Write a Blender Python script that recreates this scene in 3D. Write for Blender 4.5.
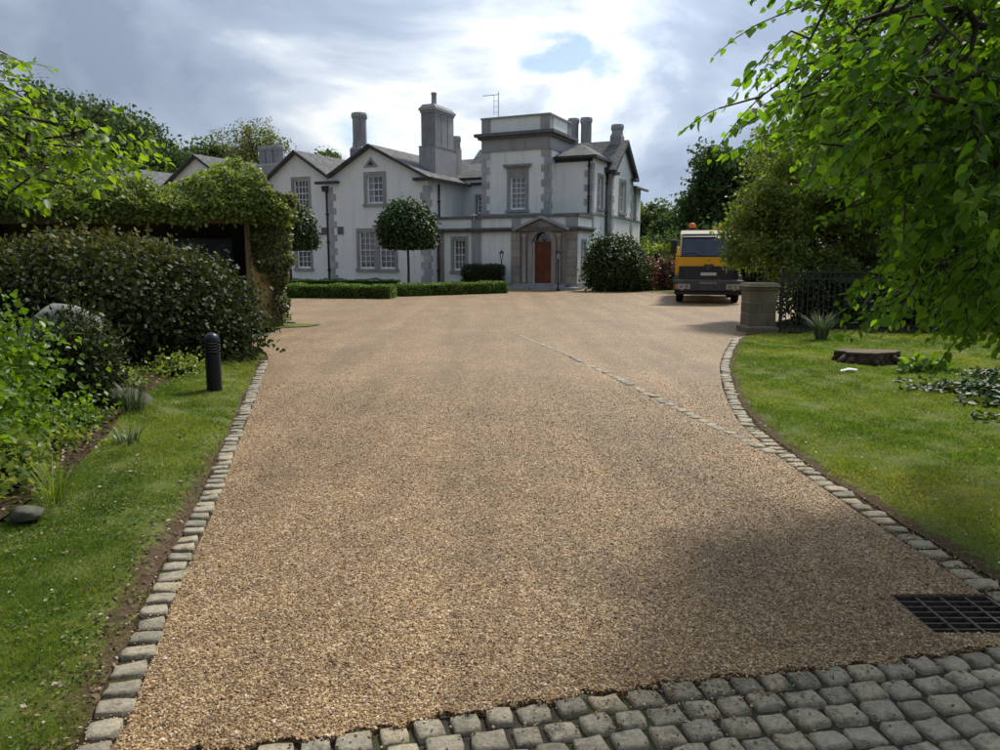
import bpy, bmesh, math, random
import numpy as np
from mathutils import Vector, Matrix
random.seed(7)
RNG = np.random.default_rng(11)
R = math.radians
for o in list(bpy.data.objects): bpy.data.objects.remove(o)
scene = bpy.context.scene
COL = scene.collection

# ------------------------------------------------------------------ camera
EYE, FPX, HORIZON = 1.62, 750.0, 258.0
PITCH = math.atan((375 - HORIZON) / FPX)
cam = bpy.data.cameras.new('Camera'); camo = bpy.data.objects.new('Camera', cam); COL.objects.link(camo)
camo.location = (0, 0, EYE); camo.rotation_euler = (math.pi / 2 - PITCH, 0, 0)
cam.sensor_width = 36; cam.lens = 36 * FPX / 1000; cam.clip_start = 0.05; cam.clip_end = 3000
scene.camera = camo

# ------------------------------------------------------------------ sky and sun
SUN_AZ, SUN_EL = 36, 52            # degrees right of straight ahead, above the horizon
w = bpy.data.worlds.new('World'); scene.world = w; w.use_nodes = True
nt = w.node_tree; nt.nodes.clear()
def wn(t, **k):
    n = nt.nodes.new(t)
    for a, b in k.items(): setattr(n, a, b)
    return n
def wmath(op, a, b=None):
    n = wn('ShaderNodeMath', operation=op)
    for i, x in enumerate((a, b)):
        if x is None: continue
        if isinstance(x, (int, float)): n.inputs[i].default_value = x
        else: nt.links.new(x, n.inputs[i])
    return n.outputs[0]
sky = wn('ShaderNodeTexSky', sky_type='NISHITA'); sky.sun_disc = False
sky.sun_elevation = R(SUN_EL); sky.sun_rotation = R(SUN_AZ); sky.air_density = 1.0; sky.dust_density = 1.2
bg_sky = wn('ShaderNodeBackground'); bg_sky.inputs[1].default_value = 0.11
nt.links.new(sky.outputs[0], bg_sky.inputs[0])
tc = wn('ShaderNodeTexCoord'); sp = wn('ShaderNodeSeparateXYZ'); nt.links.new(tc.outputs['Generated'], sp.inputs[0])
zz = wmath('ADD', wmath('MAXIMUM', sp.outputs[2], 0.0), 0.42)
cb = wn('ShaderNodeCombineXYZ')
nt.links.new(wmath('DIVIDE', sp.outputs[0], zz), cb.inputs[0]); nt.links.new(wmath('DIVIDE', sp.outputs[1], zz), cb.inputs[1])
CLOUD_OFF = (4.45, 0.76, 3.0)
mp = wn('ShaderNodeMapping'); mp.inputs['Location'].default_value = CLOUD_OFF; nt.links.new(cb.outputs[0], mp.inputs[0])
def wnoise(scale, detail, rough, dist):
    n = wn('ShaderNodeTexNoise'); n.inputs['Scale'].default_value = scale; n.inputs['Detail'].default_value = detail
    n.inputs['Roughness'].default_value = rough; n.inputs['Distortion'].default_value = dist
    nt.links.new(mp.outputs[0], n.inputs['Vector']); return n.outputs['Fac']
def wramp(src, stops):
    n = wn('ShaderNodeValToRGB'); e = n.color_ramp.elements
    while len(e) < len(stops): e.new(0.5)
    for el, (p, c) in zip(e, stops): el.position = p; el.color = (*c, 1)
    nt.links.new(src, n.inputs[0]); return n.outputs[0]
thick = wmath('ADD', wnoise(1.7, 10, 0.53, 0.35), wmath('MULTIPLY', wmath('POWER', wmath('SUBTRACT', 1.0, wmath('MINIMUM', wmath('MAXIMUM', sp.outputs[2], 0.0), 1.0)), 10.0), 0.05)); thick = wmath('SUBTRACT', thick, 0.014)
cover = wramp(thick, [(0.365, (0, 0, 0)), (0.415, (1, 1, 1))])
cloud = wramp(thick, [(0.36, (0.90, 0.95, 1.0)), (0.415, (0.98, 1.0, 1.0)), (0.46, (0.68, 0.755, 0.85)), (0.52, (0.44, 0.525, 0.66)), (0.62, (0.32, 0.39, 0.52))])
# cloud is brighter towards the sun, as forward-scattering cloud is
dt = wn('ShaderNodeVectorMath', operation='DOT_PRODUCT'); nt.links.new(tc.outputs['Generated'], dt.inputs[0])
dt.inputs[1].default_value = (math.sin(R(SUN_AZ)) * math.cos(R(SUN_EL)), math.cos(R(SUN_AZ)) * math.cos(R(SUN_EL)), math.sin(R(SUN_EL)))
bg_cl = wn('ShaderNodeBackground')
nt.links.new(wmath('ADD', wmath('MULTIPLY', wmath('POWER', wmath('MAXIMUM', wmath('ADD', wmath('MULTIPLY', dt.outputs['Value'], 0.5), 0.5), 0.0), 3.0), 1.05), 0.31), bg_cl.inputs[1])
nt.links.new(cloud, bg_cl.inputs[0])
mx = wn('ShaderNodeMixShader'); nt.links.new(cover, mx.inputs[0]); nt.links.new(bg_sky.outputs[0], mx.inputs[1]); nt.links.new(bg_cl.outputs[0], mx.inputs[2])
ow = wn('ShaderNodeOutputWorld'); nt.links.new(mx.outputs[0], ow.inputs[0])
sl = bpy.data.lights.new('Sun', 'SUN'); so = bpy.data.objects.new('Sun', sl); COL.objects.link(so)
sl.energy = 3.6; sl.angle = R(8); sl.color = (1.0, 0.93, 0.82)
sdir = Vector((math.sin(R(SUN_AZ)) * math.cos(R(SUN_EL)), math.cos(R(SUN_AZ)) * math.cos(R(SUN_EL)), math.sin(R(SUN_EL))))
so.rotation_euler = sdir.to_track_quat('Z', 'Y').to_euler()
vs = scene.view_settings; vs.view_transform = 'Standard'; vs.look = 'None'; vs.exposure = 0.42; vs.gamma = 1.0
scene.cycles.max_bounces = 6; scene.cycles.transparent_max_bounces = 8

# ------------------------------------------------------------------ pixel rays -> ground points
FW = np.array([0, math.cos(PITCH), -math.sin(PITCH)]); RT = np.array([1., 0, 0]); UP = np.cross(RT, FW); CAM = np.array([0, 0, EYE])
def ray(x, y): return FW * FPX + RT * (x - 500) + UP * (375 - y)
def G(x, y, z=0.0):
    d = ray(x, y); t = (z - EYE) / d[2]; return CAM + d * t
def atY(x, y, Y):
    d = ray(x, y); return CAM + d * (Y / d[1])
def project(P):
    q = np.asarray(P) - CAM; zc = q @ FW
    return 500 + FPX * (q @ RT) / zc, 375 - FPX * (q @ UP) / zc, zc

# ------------------------------------------------------------------ materials
MATS = {}
class NT:
    def __init__(s, name):
        s.m = bpy.data.materials.new(name); s.m.use_nodes = True; s.t = s.m.node_tree
        s.b = s.t.nodes['Principled BSDF']; s.out = s.t.nodes['Material Output']; s._c = None; MATS[name] = s.m
    def n(s, t, **k):
        x = s.t.nodes.new(t)
        for a, b in k.items(): setattr(x, a, b)
        return x
    def l(s, a, b): s.t.links.new(a, b)
    def coord(s, which='Object', scale=(1, 1, 1)):
        c = s.n('ShaderNodeTexCoord'); m = s.n('ShaderNodeMapping'); m.inputs['Scale'].default_value = scale
        s.l(c.outputs[which], m.inputs[0]); return m.outputs[0]
    def pos(s, scale=(1, 1, 1)):
        c = s.n('ShaderNodeNewGeometry'); m = s.n('ShaderNodeMapping'); m.inputs['Scale'].default_value = scale
        s.l(c.outputs['Position'], m.inputs[0]); return m.outputs[0]
    def noise(s, vec, scale, detail=4, rough=0.55, dist=0.0):
        x = s.n('ShaderNodeTexNoise'); x.inputs['Scale'].default_value = scale; x.inputs['Detail'].default_value = detail
        x.inputs['Roughness'].default_value = rough; x.inputs['Distortion'].default_value = dist; s.l(vec, x.inputs['Vector']); return x.outputs['Fac']
    def ramp(s, src, stops, interp='LINEAR'):
        x = s.n('ShaderNodeValToRGB'); e = x.color_ramp.elements; x.color_ramp.interpolation = interp
        while len(e) < len(stops): e.new(0.5)
        for el, (p, c) in zip(e, stops): el.position = p; el.color = (*(c if hasattr(c, '__len__') else (c, c, c)), 1)
        s.l(src, x.inputs[0]); return x.outputs[0]
    def mix(s, a, b, f, blend='MIX'):
        x = s.n('ShaderNodeMix', data_type='RGBA', blend_type=blend)
        for sock, v in ((x.inputs[0], f), (x.inputs[6], a), (x.inputs[7], b)):
            if isinstance(v, (int, float)): sock.default_value = v
            elif isinstance(v, tuple): sock.default_value = (*v, 1)
            else: s.l(v, sock)
        return x.outputs[2]
    def math(s, op, a, b=0.0):
        x = s.n('ShaderNodeMath', operation=op)
        for i, v in enumerate((a, b)):
            if isinstance(v, (int, float)): x.inputs[i].default_value = v
            else: s.l(v, x.inputs[i])
        return x.outputs[0]
    def rnd(s): return s.n('ShaderNodeObjectInfo').outputs['Random']
    def attr(s, name, typ='GEOMETRY'):
        x = s.n('ShaderNodeAttribute', attribute_name=name); x.attribute_type = typ; return x.outputs['Fac']
    def col(s, c):
        if isinstance(c, tuple): s.b.inputs['Base Color'].default_value = (*c, 1)
        else: s.l(c, s.b.inputs['Base Color'])
    def rough(s, v):
        if isinstance(v, (int, float)): s.b.inputs['Roughness'].default_value = v
        else: s.l(v, s.b.inputs['Roughness'])
    def spec(s, v): s.b.inputs['Specular IOR Level'].default_value = v
    def bump(s, h, strength=0.3, dist=0.01):
        x = s.n('ShaderNodeBump'); x.inputs['Strength'].default_value = strength; x.inputs['Distance'].default_value = dist
        s.l(h, x.inputs['Height']); s.l(x.outputs[0], s.b.inputs['Normal'])
def simple(name, c1, c2=None, scale=6, rough=0.7, spec=0.3, bump=0.2, bscale=40, bdist=0.004, metal=0.0, vary=0.0):
    t = NT(name); p = t.pos()
    c = t.ramp(t.noise(p, scale, 5), [(0.3, c1), (0.7, c2 or tuple(x * 0.8 for x in c1))])
    if vary:
        c = t.mix(c, t.ramp(t.rnd(), [(0, 1 - vary), (1, 1 + vary)]), 1.0, 'MULTIPLY')
    t.col(c); t.rough(rough); t.spec(spec); t.b.inputs['Metallic'].default_value = metal
    if bump: t.bump(t.noise(p, bscale, 4), bump, bdist)
    return t.m

# --- gravel: resin-bound pebbles
def gravel_mat(name, instanced):
    t = NT(name)
    PAL = [(0.0, (0.060, 0.033, 0.015)), (0.2, (0.148, 0.086, 0.038)), (0.45, (0.278, 0.176, 0.079)), (0.7, (0.385, 0.267, 0.138)), (0.88, (0.48, 0.38, 0.245)), (1.0, (0.63, 0.57, 0.475))]
    if instanced:
        c = t.ramp(t.attr('tone', 'INSTANCER'), PAL)
    else:
        p = t.pos()
        v = t.n('ShaderNodeTexVoronoi', feature='F1'); v.inputs['Scale'].default_value = 105; t.l(p, v.inputs['Vector'])
        sv = t.n('ShaderNodeSeparateColor'); t.l(v.outputs['Color'], sv.inputs[0])
        c = t.ramp(sv.outputs[0], PAL)
        v2 = t.n('ShaderNodeTexVoronoi', feature='F1'); v2.inputs['Scale'].default_value = 38; t.l(p, v2.inputs['Vector'])
        sv2 = t.n('ShaderNodeSeparateColor'); t.l(v2.outputs['Color'], sv2.inputs[0])
        c = t.mix(c, t.ramp(sv2.outputs[1], [(0, 0.72), (0.5, 1.0), (1, 1.3)]), 0.8, 'MULTIPLY')
        gap = t.ramp(v.outputs['Distance'], [(0.42, 1.0), (0.75, 0.45)])
        c = t.mix(c, gap, 0.8, 'MULTIPLY')
        h = t.math('SUBTRACT', 1.0, v.outputs['Distance'])
        t.bump(h, 0.8, 0.006)
        c = t.mix(c, (0.84, 0.80, 0.72), 1.0, 'MULTIPLY')
    q = t.pos()
    big = t.ramp(t.noise(q, 0.55, 6, 0.6), [(0.3, (0.80, 0.79, 0.78)), (0.7, (1.14, 1.12, 1.1))])
    c = t.mix(c, big, 1.0, 'MULTIPLY')
    med = t.ramp(t.noise(q, 4.5, 4, 0.6), [(0.3, 0.86), (0.7, 1.12)])
    c = t.mix(c, med, 1.0, 'MULTIPLY')
    streak = t.ramp(t.noise(t.pos((1.6, 0.12, 1)), 1.0, 4, 0.6), [(0.35, (0.82, 0.81, 0.80)), (0.65, (1.12, 1.12, 1.12))])
    c = t.mix(c, streak, 1.0, 'MULTIPLY')
    t.col(c); t.rough(0.62); t.spec(0.35)
    return t.m
M_GRAVEL = gravel_mat('gravel_surface', False); M_PEBBLE = gravel_mat('gravel_pebble', True)

def lawn_mat():
    t = NT('lawn_turf'); p = t.pos()
    g = t.ramp(t.noise(p, 26, 6, 0.7), [(0.25, (0.056, 0.072, 0.018)), (0.5, (0.10, 0.138, 0.032)), (0.75, (0.165, 0.195, 0.055))])
    m = t.ramp(t.noise(p, 2.6, 5, 0.6), [(0.42, 0.0), (0.64, 1.0)])
    c = t.mix(g, (0.17, 0.155, 0.05), t.math('MULTIPLY', m, 0.55))
    d = t.ramp(t.noise(p, 1.5, 6, 0.65, 0.4), [(0.60, 0.0), (0.70, 1.0)])
    c = t.mix(c, (0.085, 0.06, 0.038), t.math('MULTIPLY', d, 0.7))
    soil = t.ramp(t.noise(p, 38, 6, 0.7), [(0.25, (0.03, 0.019, 0.012)), (0.5, (0.085, 0.058, 0.036)), (0.75, (0.17, 0.125, 0.08))])
    bare = t.ramp(t.math('ADD', t.attr('bare'), t.math('MULTIPLY', t.math('SUBTRACT', t.noise(p, 9, 6, 0.75), 0.5), 2.4)), [(0.45, 0.0), (0.62, 1.0)])
    c = t.mix(c, soil, bare)
    t.col(c); t.rough(0.9); t.spec(0.1); t.bump(t.noise(p, 70, 4, 0.7), 0.9, 0.02); return t.m
M_LAWN = lawn_mat()
def far_ground_mat():
    t = NT('far_ground'); p = t.pos()
    t.col(t.ramp(t.noise(p, 0.3, 6, 0.65), [(0.3, (0.03, 0.045, 0.015)), (0.7, (0.075, 0.10, 0.03))])); t.rough(0.95); t.spec(0.1)
    t.bump(t.noise(p, 8, 4), 0.6, 0.05); return t.m
M_FAR = far_ground_mat()
def soil_mat():
    t = NT('soil'); p = t.pos()
    c = t.ramp(t.noise(p, 30, 6, 0.7), [(0.25, (0.022, 0.014, 0.009)), (0.5, (0.06, 0.040, 0.024)), (0.72, (0.12, 0.085, 0.05)), (0.85, (0.2, 0.16, 0.11))])
    moss = t.ramp(t.noise(p, 3, 5, 0.6), [(0.5, 0.0), (0.62, 1.0)])
    c = t.mix(c, (0.07, 0.075, 0.018), t.math('MULTIPLY', moss, 0.7))
    t.col(c); t.rough(0.95); t.spec(0.1); t.bump(t.noise(p, 45, 6, 0.7), 1.0, 0.03); return t.m
M_SOIL = soil_mat()
def sett_mat():
    t = NT('granite_sett'); p = t.pos()
    tone = t.ramp(t.rnd(), [(0, (0.205, 0.182, 0.135)), (0.35, (0.285, 0.252, 0.186)), (0.7, (0.345, 0.303, 0.222)), (0.92, (0.35, 0.29, 0.20)), (1, (0.30, 0.268, 0.21))])
    n1 = t.ramp(t.noise(p, 55, 6, 0.7), [(0.3, 0.62), (0.7, 1.3)])
    c = t.mix(tone, n1, 1.0, 'MULTIPLY')
    n2 = t.ramp(t.noise(p, 11, 6, 0.75), [(0.50, 0.0), (0.66, 1.0)])
    c = t.mix(c, (0.065, 0.07, 0.045), t.math('MULTIPLY', n2, 0.75))
    t.col(c); t.rough(0.72); t.spec(0.35); t.bump(t.noise(p, 70, 6, 0.7), 0.9, 0.012); return t.m
M_SETT = sett_mat()
def joint_mat():
    t = NT('sett_joint'); p = t.pos()
    c = t.ramp(t.noise(p, 60, 5, 0.7), [(0.3, (0.012, 0.010, 0.008)), (0.6, (0.045, 0.035, 0.024)), (0.8, (0.11, 0.08, 0.05))])
    m = t.ramp(t.noise(p, 2.2, 4, 0.6), [(0.48, 0.0), (0.6, 1.0)])
    c = t.mix(c, (0.045, 0.065, 0.015), t.math('MULTIPLY', m, 0.75))
    t.col(c); t.rough(0.95); t.bump(t.noise(p, 80, 5, 0.7), 1.0, 0.012); return t.m
M_JOINT = joint_mat()
# --- house
def render_wall():
    t = NT('white_render'); p = t.pos()
    c = t.ramp(t.noise(p, 0.9, 6, 0.65), [(0.3, (0.74, 0.785, 0.80)), (0.7, (0.82, 0.855, 0.87))])
    st = t.ramp(t.noise(t.pos((2.2, 2.2, 0.22)), 1.0, 6, 0.7), [(0.52, 0.0), (0.74, 1.0)])
    c = t.mix(c, (0.42, 0.45, 0.44), t.math('MULTIPLY', st, 0.5))
    t.col(c); t.rough(0.85); t.spec(0.2); t.bump(t.noise(p, 14, 5), 0.25, 0.01); return t.m
M_WALL = render_wall()
def stone_mat(name, a, b, vary=0.0):
    t = NT(name); p = t.pos()
    c = t.ramp(t.noise(p, 2.2, 6, 0.7), [(0.3, a), (0.7, b)])
    st = t.ramp(t.noise(t.pos((3, 3, 0.5)), 1.0, 6, 0.7), [(0.5, 0.0), (0.75, 1.0)])
    c = t.mix(c, tuple(x * 0.45 for x in a), t.math('MULTIPLY', st, 0.65))
    if vary: c = t.mix(c, t.ramp(t.rnd(), [(0, 1 - vary), (1, 1 + vary)]), 1.0, 'MULTIPLY')
    t.col(c); t.rough(0.85); t.spec(0.2); t.bump(t.noise(p, 18, 5, 0.65), 0.5, 0.02); return t.m
M_STONE = stone_mat('grey_limestone', (0.265, 0.275, 0.285), (0.37, 0.38, 0.39))
M_QUOIN = stone_mat('ashlar_limestone', (0.255, 0.265, 0.28), (0.35, 0.362, 0.375), 0.18)
M_CORNER = stone_mat('corner_limestone', (0.34, 0.355, 0.37), (0.43, 0.445, 0.46), 0.16)
M_CORNICE = stone_mat('weathered_cornice', (0.11, 0.115, 0.12), (0.19, 0.195, 0.20))
M_PORCH = stone_mat('porch_sandstone', (0.25, 0.228, 0.21), (0.36, 0.33, 0.305), 0.15)
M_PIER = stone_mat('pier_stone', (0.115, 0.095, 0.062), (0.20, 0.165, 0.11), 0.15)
def slate_mat():
    t = NT('slate'); c0 = t.n('ShaderNodeUVMap'); v = c0.outputs[0]
    b = t.n('ShaderNodeTexBrick'); b.inputs['Scale'].default_value = 1.0; b.inputs['Brick Width'].default_value = 0.34; b.inputs['Row Height'].default_value = 0.2
    b.inputs['Mortar Size'].default_value = 0.012; b.inputs['Color1'].default_value = (0.095, 0.10, 0.108, 1); b.inputs['Color2'].default_value = (0.165, 0.165, 0.166, 1)
    b.inputs['Mortar'].default_value = (0.05, 0.05, 0.055, 1); b.inputs['Bias'].default_value = -0.1; t.l(v, b.inputs['Vector'])
    p = t.pos(); n = t.ramp(t.noise(p, 1.6, 6, 0.7), [(0.3, 0.75), (0.7, 1.25)])
    c = t.mix(b.outputs['Color'], n, 1.0, 'MULTIPLY')
    li = t.ramp(t.noise(p, 5, 6, 0.7), [(0.6, 0.0), (0.72, 1.0)]); c = t.mix(c, (0.30, 0.29, 0.23), t.math('MULTIPLY', li, 0.45))
    t.col(c); t.rough(0.85); t.spec(0.15); t.bump(t.math('SUBTRACT', 1.0, b.outputs['Fac']), 0.6, 0.02); return t.m
M_SLATE = slate_mat()
M_LEAD = simple('gutter_black', (0.018, 0.02, 0.024), (0.03, 0.032, 0.036), rough=0.45, spec=0.5, bump=0)
M_TRIM = simple('dark_trim', (0.035, 0.038, 0.045), (0.06, 0.064, 0.072), 3, rough=0.6)
M_WHITE = simple('white_paint', (0.78, 0.79, 0.79), (0.70, 0.71, 0.72), 4, rough=0.5, bump=0.05)
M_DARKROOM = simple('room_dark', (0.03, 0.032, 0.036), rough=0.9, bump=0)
M_CURTAIN = simple('curtain', (0.62, 0.60, 0.54), (0.50, 0.49, 0.45), 5, rough=0.9, bump=0.2, bscale=20)
def glass_mat(name, tint, rough=0.03, trans=0.75):
    t = NT(name); t.t.nodes.remove(t.b)
    g = t.n('ShaderNodeBsdfGlossy'); g.inputs['Roughness'].default_value = rough; g.inputs['Color'].default_value = (0.9, 0.93, 0.97, 1)
    x = t.n('ShaderNodeBsdfTransparent'); x.inputs['Color'].default_value = (*tint, 1)
    f = t.n('ShaderNodeFresnel'); f.inputs['IOR'].default_value = 1.55
    ff = t.math('ADD', t.math('MULTIPLY', f.outputs[0], 1.6), 0.03)
    m = t.n('ShaderNodeMixShader'); t.l(ff, m.inputs[0]); t.l(x.outputs[0], m.inputs[1]); t.l(g.outputs[0], m.inputs[2]); t.l(m.outputs[0], t.out.inputs[0])
    return t.m
M_GLASS = glass_mat('window_glass', (0.72, 0.76, 0.80)); M_WINDSCREEN = glass_mat('windscreen_glass', (0.86, 0.91, 0.96))
def wood_mat(name, a, b, scale=(8, 8, 0.8), rough=0.55, spec=0.3):
    t = NT(name); p = t.coord('Object', scale)
    n = t.noise(p, 3, 6, 0.65, 0.6); c = t.ramp(n, [(0.3, a), (0.7, b)])
    c = t.mix(c, t.ramp(t.rnd(), [(0, 0.8), (1, 1.2)]), 1.0, 'MULTIPLY')
    t.col(c); t.rough(rough); t.spec(spec); t.bump(n, 0.3, 0.006); return t.m
M_DOOR = wood_mat('door_oak', (0.115, 0.034, 0.014), (0.19, 0.060, 0.024), rough=0.5)
M_TIMBER = wood_mat('weathered_timber', (0.12, 0.085, 0.05), (0.24, 0.18, 0.11), rough=0.85, spec=0.1)
M_TIMBER2 = wood_mat('yellow_timber', (0.24, 0.17, 0.07), (0.38, 0.28, 0.12), rough=0.85, spec=0.1)
M_BARK = simple('bark', (0.045, 0.034, 0.024), (0.095, 0.078, 0.06), 9, rough=0.95, spec=0.1, bump=0.9, bscale=30, bdist=0.02)
M_TWIG = simple('twig_bark', (0.035, 0.028, 0.018), (0.07, 0.055, 0.035), 20, rough=0.85, spec=0.2, bump=0)
M_IRON = simple('black_iron', (0.008, 0.010, 0.012), (0.016, 0.018, 0.02), 6, rough=0.45, spec=0.5, bump=0)
M_BOLLARD = simple('bollard_black', (0.004, 0.006, 0.012), (0.008, 0.010, 0.016), 6, rough=0.35, spec=0.3, bump=0)
M_GRATE = simple('cast_iron_grate', (0.045, 0.04, 0.034), (0.10, 0.085, 0.068), 30, rough=0.6, spec=0.5, bump=0.4, bscale=120, metal=0.6)
M_PIT = simple('pit_dark', (0.010, 0.009, 0.008), rough=0.95, bump=0)
M_YELLOW = simple('truck_yellow', (0.80, 0.40, 0.012), (0.74, 0.37, 0.012), 2, rough=0.3, spec=0.5, bump=0)
M_NAVY = simple('truck_navy', (0.012, 0.012, 0.022), (0.018, 0.018, 0.03), 3, rough=0.35, spec=0.5, bump=0)
M_CABWHITE = simple('cab_cream', (0.62, 0.55, 0.42), (0.55, 0.50, 0.40), 3, rough=0.35, bump=0)
M_BUMPER = simple('bumper_grey', (0.055, 0.057, 0.06), (0.095, 0.095, 0.09), 5, rough=0.6)
M_TYRE = simple('tyre_rubber', (0.012, 0.012, 0.012), (0.02, 0.02, 0.02), 8, rough=0.85, spec=0.2)
M_STEEL = simple('dull_steel', (0.30, 0.30, 0.31), (0.22, 0.22, 0.23), 10, rough=0.45, metal=0.8, bump=0)
M_AMBER = simple('amber_lens', (0.75, 0.16, 0.01), (0.62, 0.12, 0.008), 10, rough=0.2, spec=0.6, bump=0)
M_LENS = simple('clear_lens', (0.50, 0.46, 0.40), (0.38, 0.36, 0.32), 25, rough=0.15, spec=0.7, bump=0)
M_PLATE = simple('plate_white', (0.62, 0.61, 0.56), (0.55, 0.54, 0.5), 20, rough=0.5, bump=0)
M_ROCK = stone_mat('boulder', (0.10, 0.10, 0.10), (0.30, 0.30, 0.295))
M_MOSSROCK = stone_mat('moss_rock', (0.04, 0.045, 0.02), (0.10, 0.10, 0.075))
M_STUMP = simple('stump_wood', (0.022, 0.015, 0.010), (0.07, 0.048, 0.03), 8, rough=0.95, bump=0.9, bscale=25, bdist=0.03)
M_STUMPTOP = wood_mat('stump_cut', (0.10, 0.078, 0.055), (0.20, 0.165, 0.125), (3, 12, 3), rough=0.9, spec=0.1)
M_PAPER = simple('pale_debris', (0.55, 0.56, 0.55), (0.42, 0.44, 0.44), 30, rough=0.8)
M_BLUE = simple('blue_sheet', (0.07, 0.10, 0.17), (0.14, 0.18, 0.27), 2, rough=0.6)

def leaf_mat(name, stops, trans=None, tmix=0.35, rough=0.42, spec=0.4):
    t = NT(name)
    c = t.ramp(t.attr('rnd'), stops)
    q = t.pos(); c = t.mix(c, t.ramp(t.noise(q, 1.3, 3), [(0.3, 0.82), (0.7, 1.16)]), 1.0, 'MULTIPLY')
    t.col(c); t.rough(rough); t.spec(spec)
    tr = t.n('ShaderNodeBsdfTranslucent')
    tcol = t.mix(c, (trans or (1.9, 1.9, 0.9)), 1.0, 'MULTIPLY'); t.l(tcol, tr.inputs['Color'])
    m = t.n('ShaderNodeMixShader'); m.inputs[0].default_value = tmix
    t.l(t.b.outputs[0], m.inputs[1]); t.l(tr.outputs[0], m.inputs[2]); t.l(m.outputs[0], t.out.inputs[0]); return t.m
L_LIME = leaf_mat('lime_leaf', [(0, (0.050, 0.105, 0.016)), (0.5, (0.076, 0.155, 0.02)), (1, (0.115, 0.20, 0.024))], (3.0, 3.0, 0.7), 0.52, 0.5, 0.25)
L_BEECH = leaf_mat('beech_leaf', [(0, (0.055, 0.105, 0.014)), (0.5, (0.09, 0.155, 0.018)), (1, (0.13, 0.20, 0.025))], (2.8, 2.7, 0.6), 0.5, 0.45, 0.3)
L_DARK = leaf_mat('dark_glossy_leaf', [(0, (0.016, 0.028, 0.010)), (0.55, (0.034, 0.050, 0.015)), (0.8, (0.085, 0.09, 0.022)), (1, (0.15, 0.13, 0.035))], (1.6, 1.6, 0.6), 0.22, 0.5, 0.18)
L_BRIGHT = leaf_mat('bright_shrub_leaf', [(0, (0.05, 0.10, 0.012)), (0.5, (0.085, 0.16, 0.015)), (1, (0.14, 0.22, 0.022))], (2, 2, 0.7), 0.4)
L_CLIMB = leaf_mat('climber_leaf', [(0, (0.085, 0.14, 0.026)), (0.5, (0.145, 0.20, 0.04)), (0.9, (0.21, 0.25, 0.06)), (1, (0.27, 0.26, 0.09))], (1.9, 1.9, 0.8), 0.38)
L_IVY = leaf_mat('variegated_ivy', [(0, (0.045, 0.07, 0.02)), (0.5, (0.11, 0.13, 0.04)), (1, (0.27, 0.26, 0.11))], (1.6, 1.6, 0.8), 0.3)
L_FAR = leaf_mat('far_tree_leaf', [(0, (0.045, 0.078, 0.024)), (0.5, (0.075, 0.115, 0.032)), (1, (0.11, 0.15, 0.045))], (1.8, 1.8, 0.8), 0.35, 0.6, 0.2)
L_FARDARK = leaf_mat('dark_tree_leaf', [(0, (0.034, 0.064, 0.024)), (0.5, (0.055, 0.094, 0.034)), (1, (0.085, 0.13, 0.046))], (1.7, 1.7, 0.8), 0.3, 0.6, 0.2)
L_PALE = leaf_mat('pale_new_leaf', [(0, (0.08, 0.10, 0.03)), (0.5, (0.12, 0.14, 0.045)), (1, (0.17, 0.18, 0.07))], (1.7, 1.7, 0.8), 0.4, 0.6, 0.2)
L_WILLOW = leaf_mat('willow_leaf', [(0, (0.08, 0.115, 0.03)), (0.5, (0.125, 0.17, 0.042)), (1, (0.175, 0.215, 0.06))], (2.2, 2.2, 0.8), 0.5)
L_BAY = leaf_mat('bay_leaf', [(0, (0.018, 0.042, 0.014)), (0.6, (0.038, 0.075, 0.022)), (0.9, (0.07, 0.11, 0.03)), (1, (0.17, 0.13, 0.055))], (1.5, 1.5, 0.7), 0.22, 0.5, 0.25)
L_BOX = leaf_mat('box_leaf', [(0, (0.05, 0.10, 0.014)), (0.5, (0.085, 0.16, 0.02)), (1, (0.13, 0.21, 0.03))], (1.8, 1.8, 0.7), 0.35)
L_RED = leaf_mat('red_shrub_leaf', [(0, (0.05, 0.06, 0.025)), (0.45, (0.10, 0.07, 0.04)), (0.6, (0.26, 0.10, 0.08)), (1, (0.40, 0.20, 0.17))], (1.5, 1.4, 1.2), 0.3)
L_CONIFER = leaf_mat('conifer_leaf', [(0, (0.020, 0.032, 0.010)), (0.6, (0.040, 0.058, 0.016)), (1, (0.075, 0.092, 0.026))], (1.4, 1.4, 0.8), 0.15, 0.6, 0.2)
L_GRASS = leaf_mat('grass_blade', [(0, (0.05, 0.09, 0.018)), (0.35, (0.098, 0.158, 0.026)), (0.7, (0.158, 0.212, 0.04)), (1, (0.29, 0.26, 0.10))], (1.7, 1.75, 0.6), 0.45, 0.6, 0.2)
L_SPEAR = leaf_mat('spear_leaf', [(0, (0.04, 0.065, 0.035)), (0.5, (0.075, 0.11, 0.06)), (1, (0.13, 0.17, 0.10))], (1.5, 1.5, 0.9), 0.25)
M_CORE = simple('shrub_light_block', (0.012, 0.014, 0.008), (0.022, 0.02, 0.012), 8, rough=0.95, spec=0.05, bump=0.8, bscale=20, bdist=0.05)  # dark solid filler inside foliage, added to stop light passing through

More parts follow.
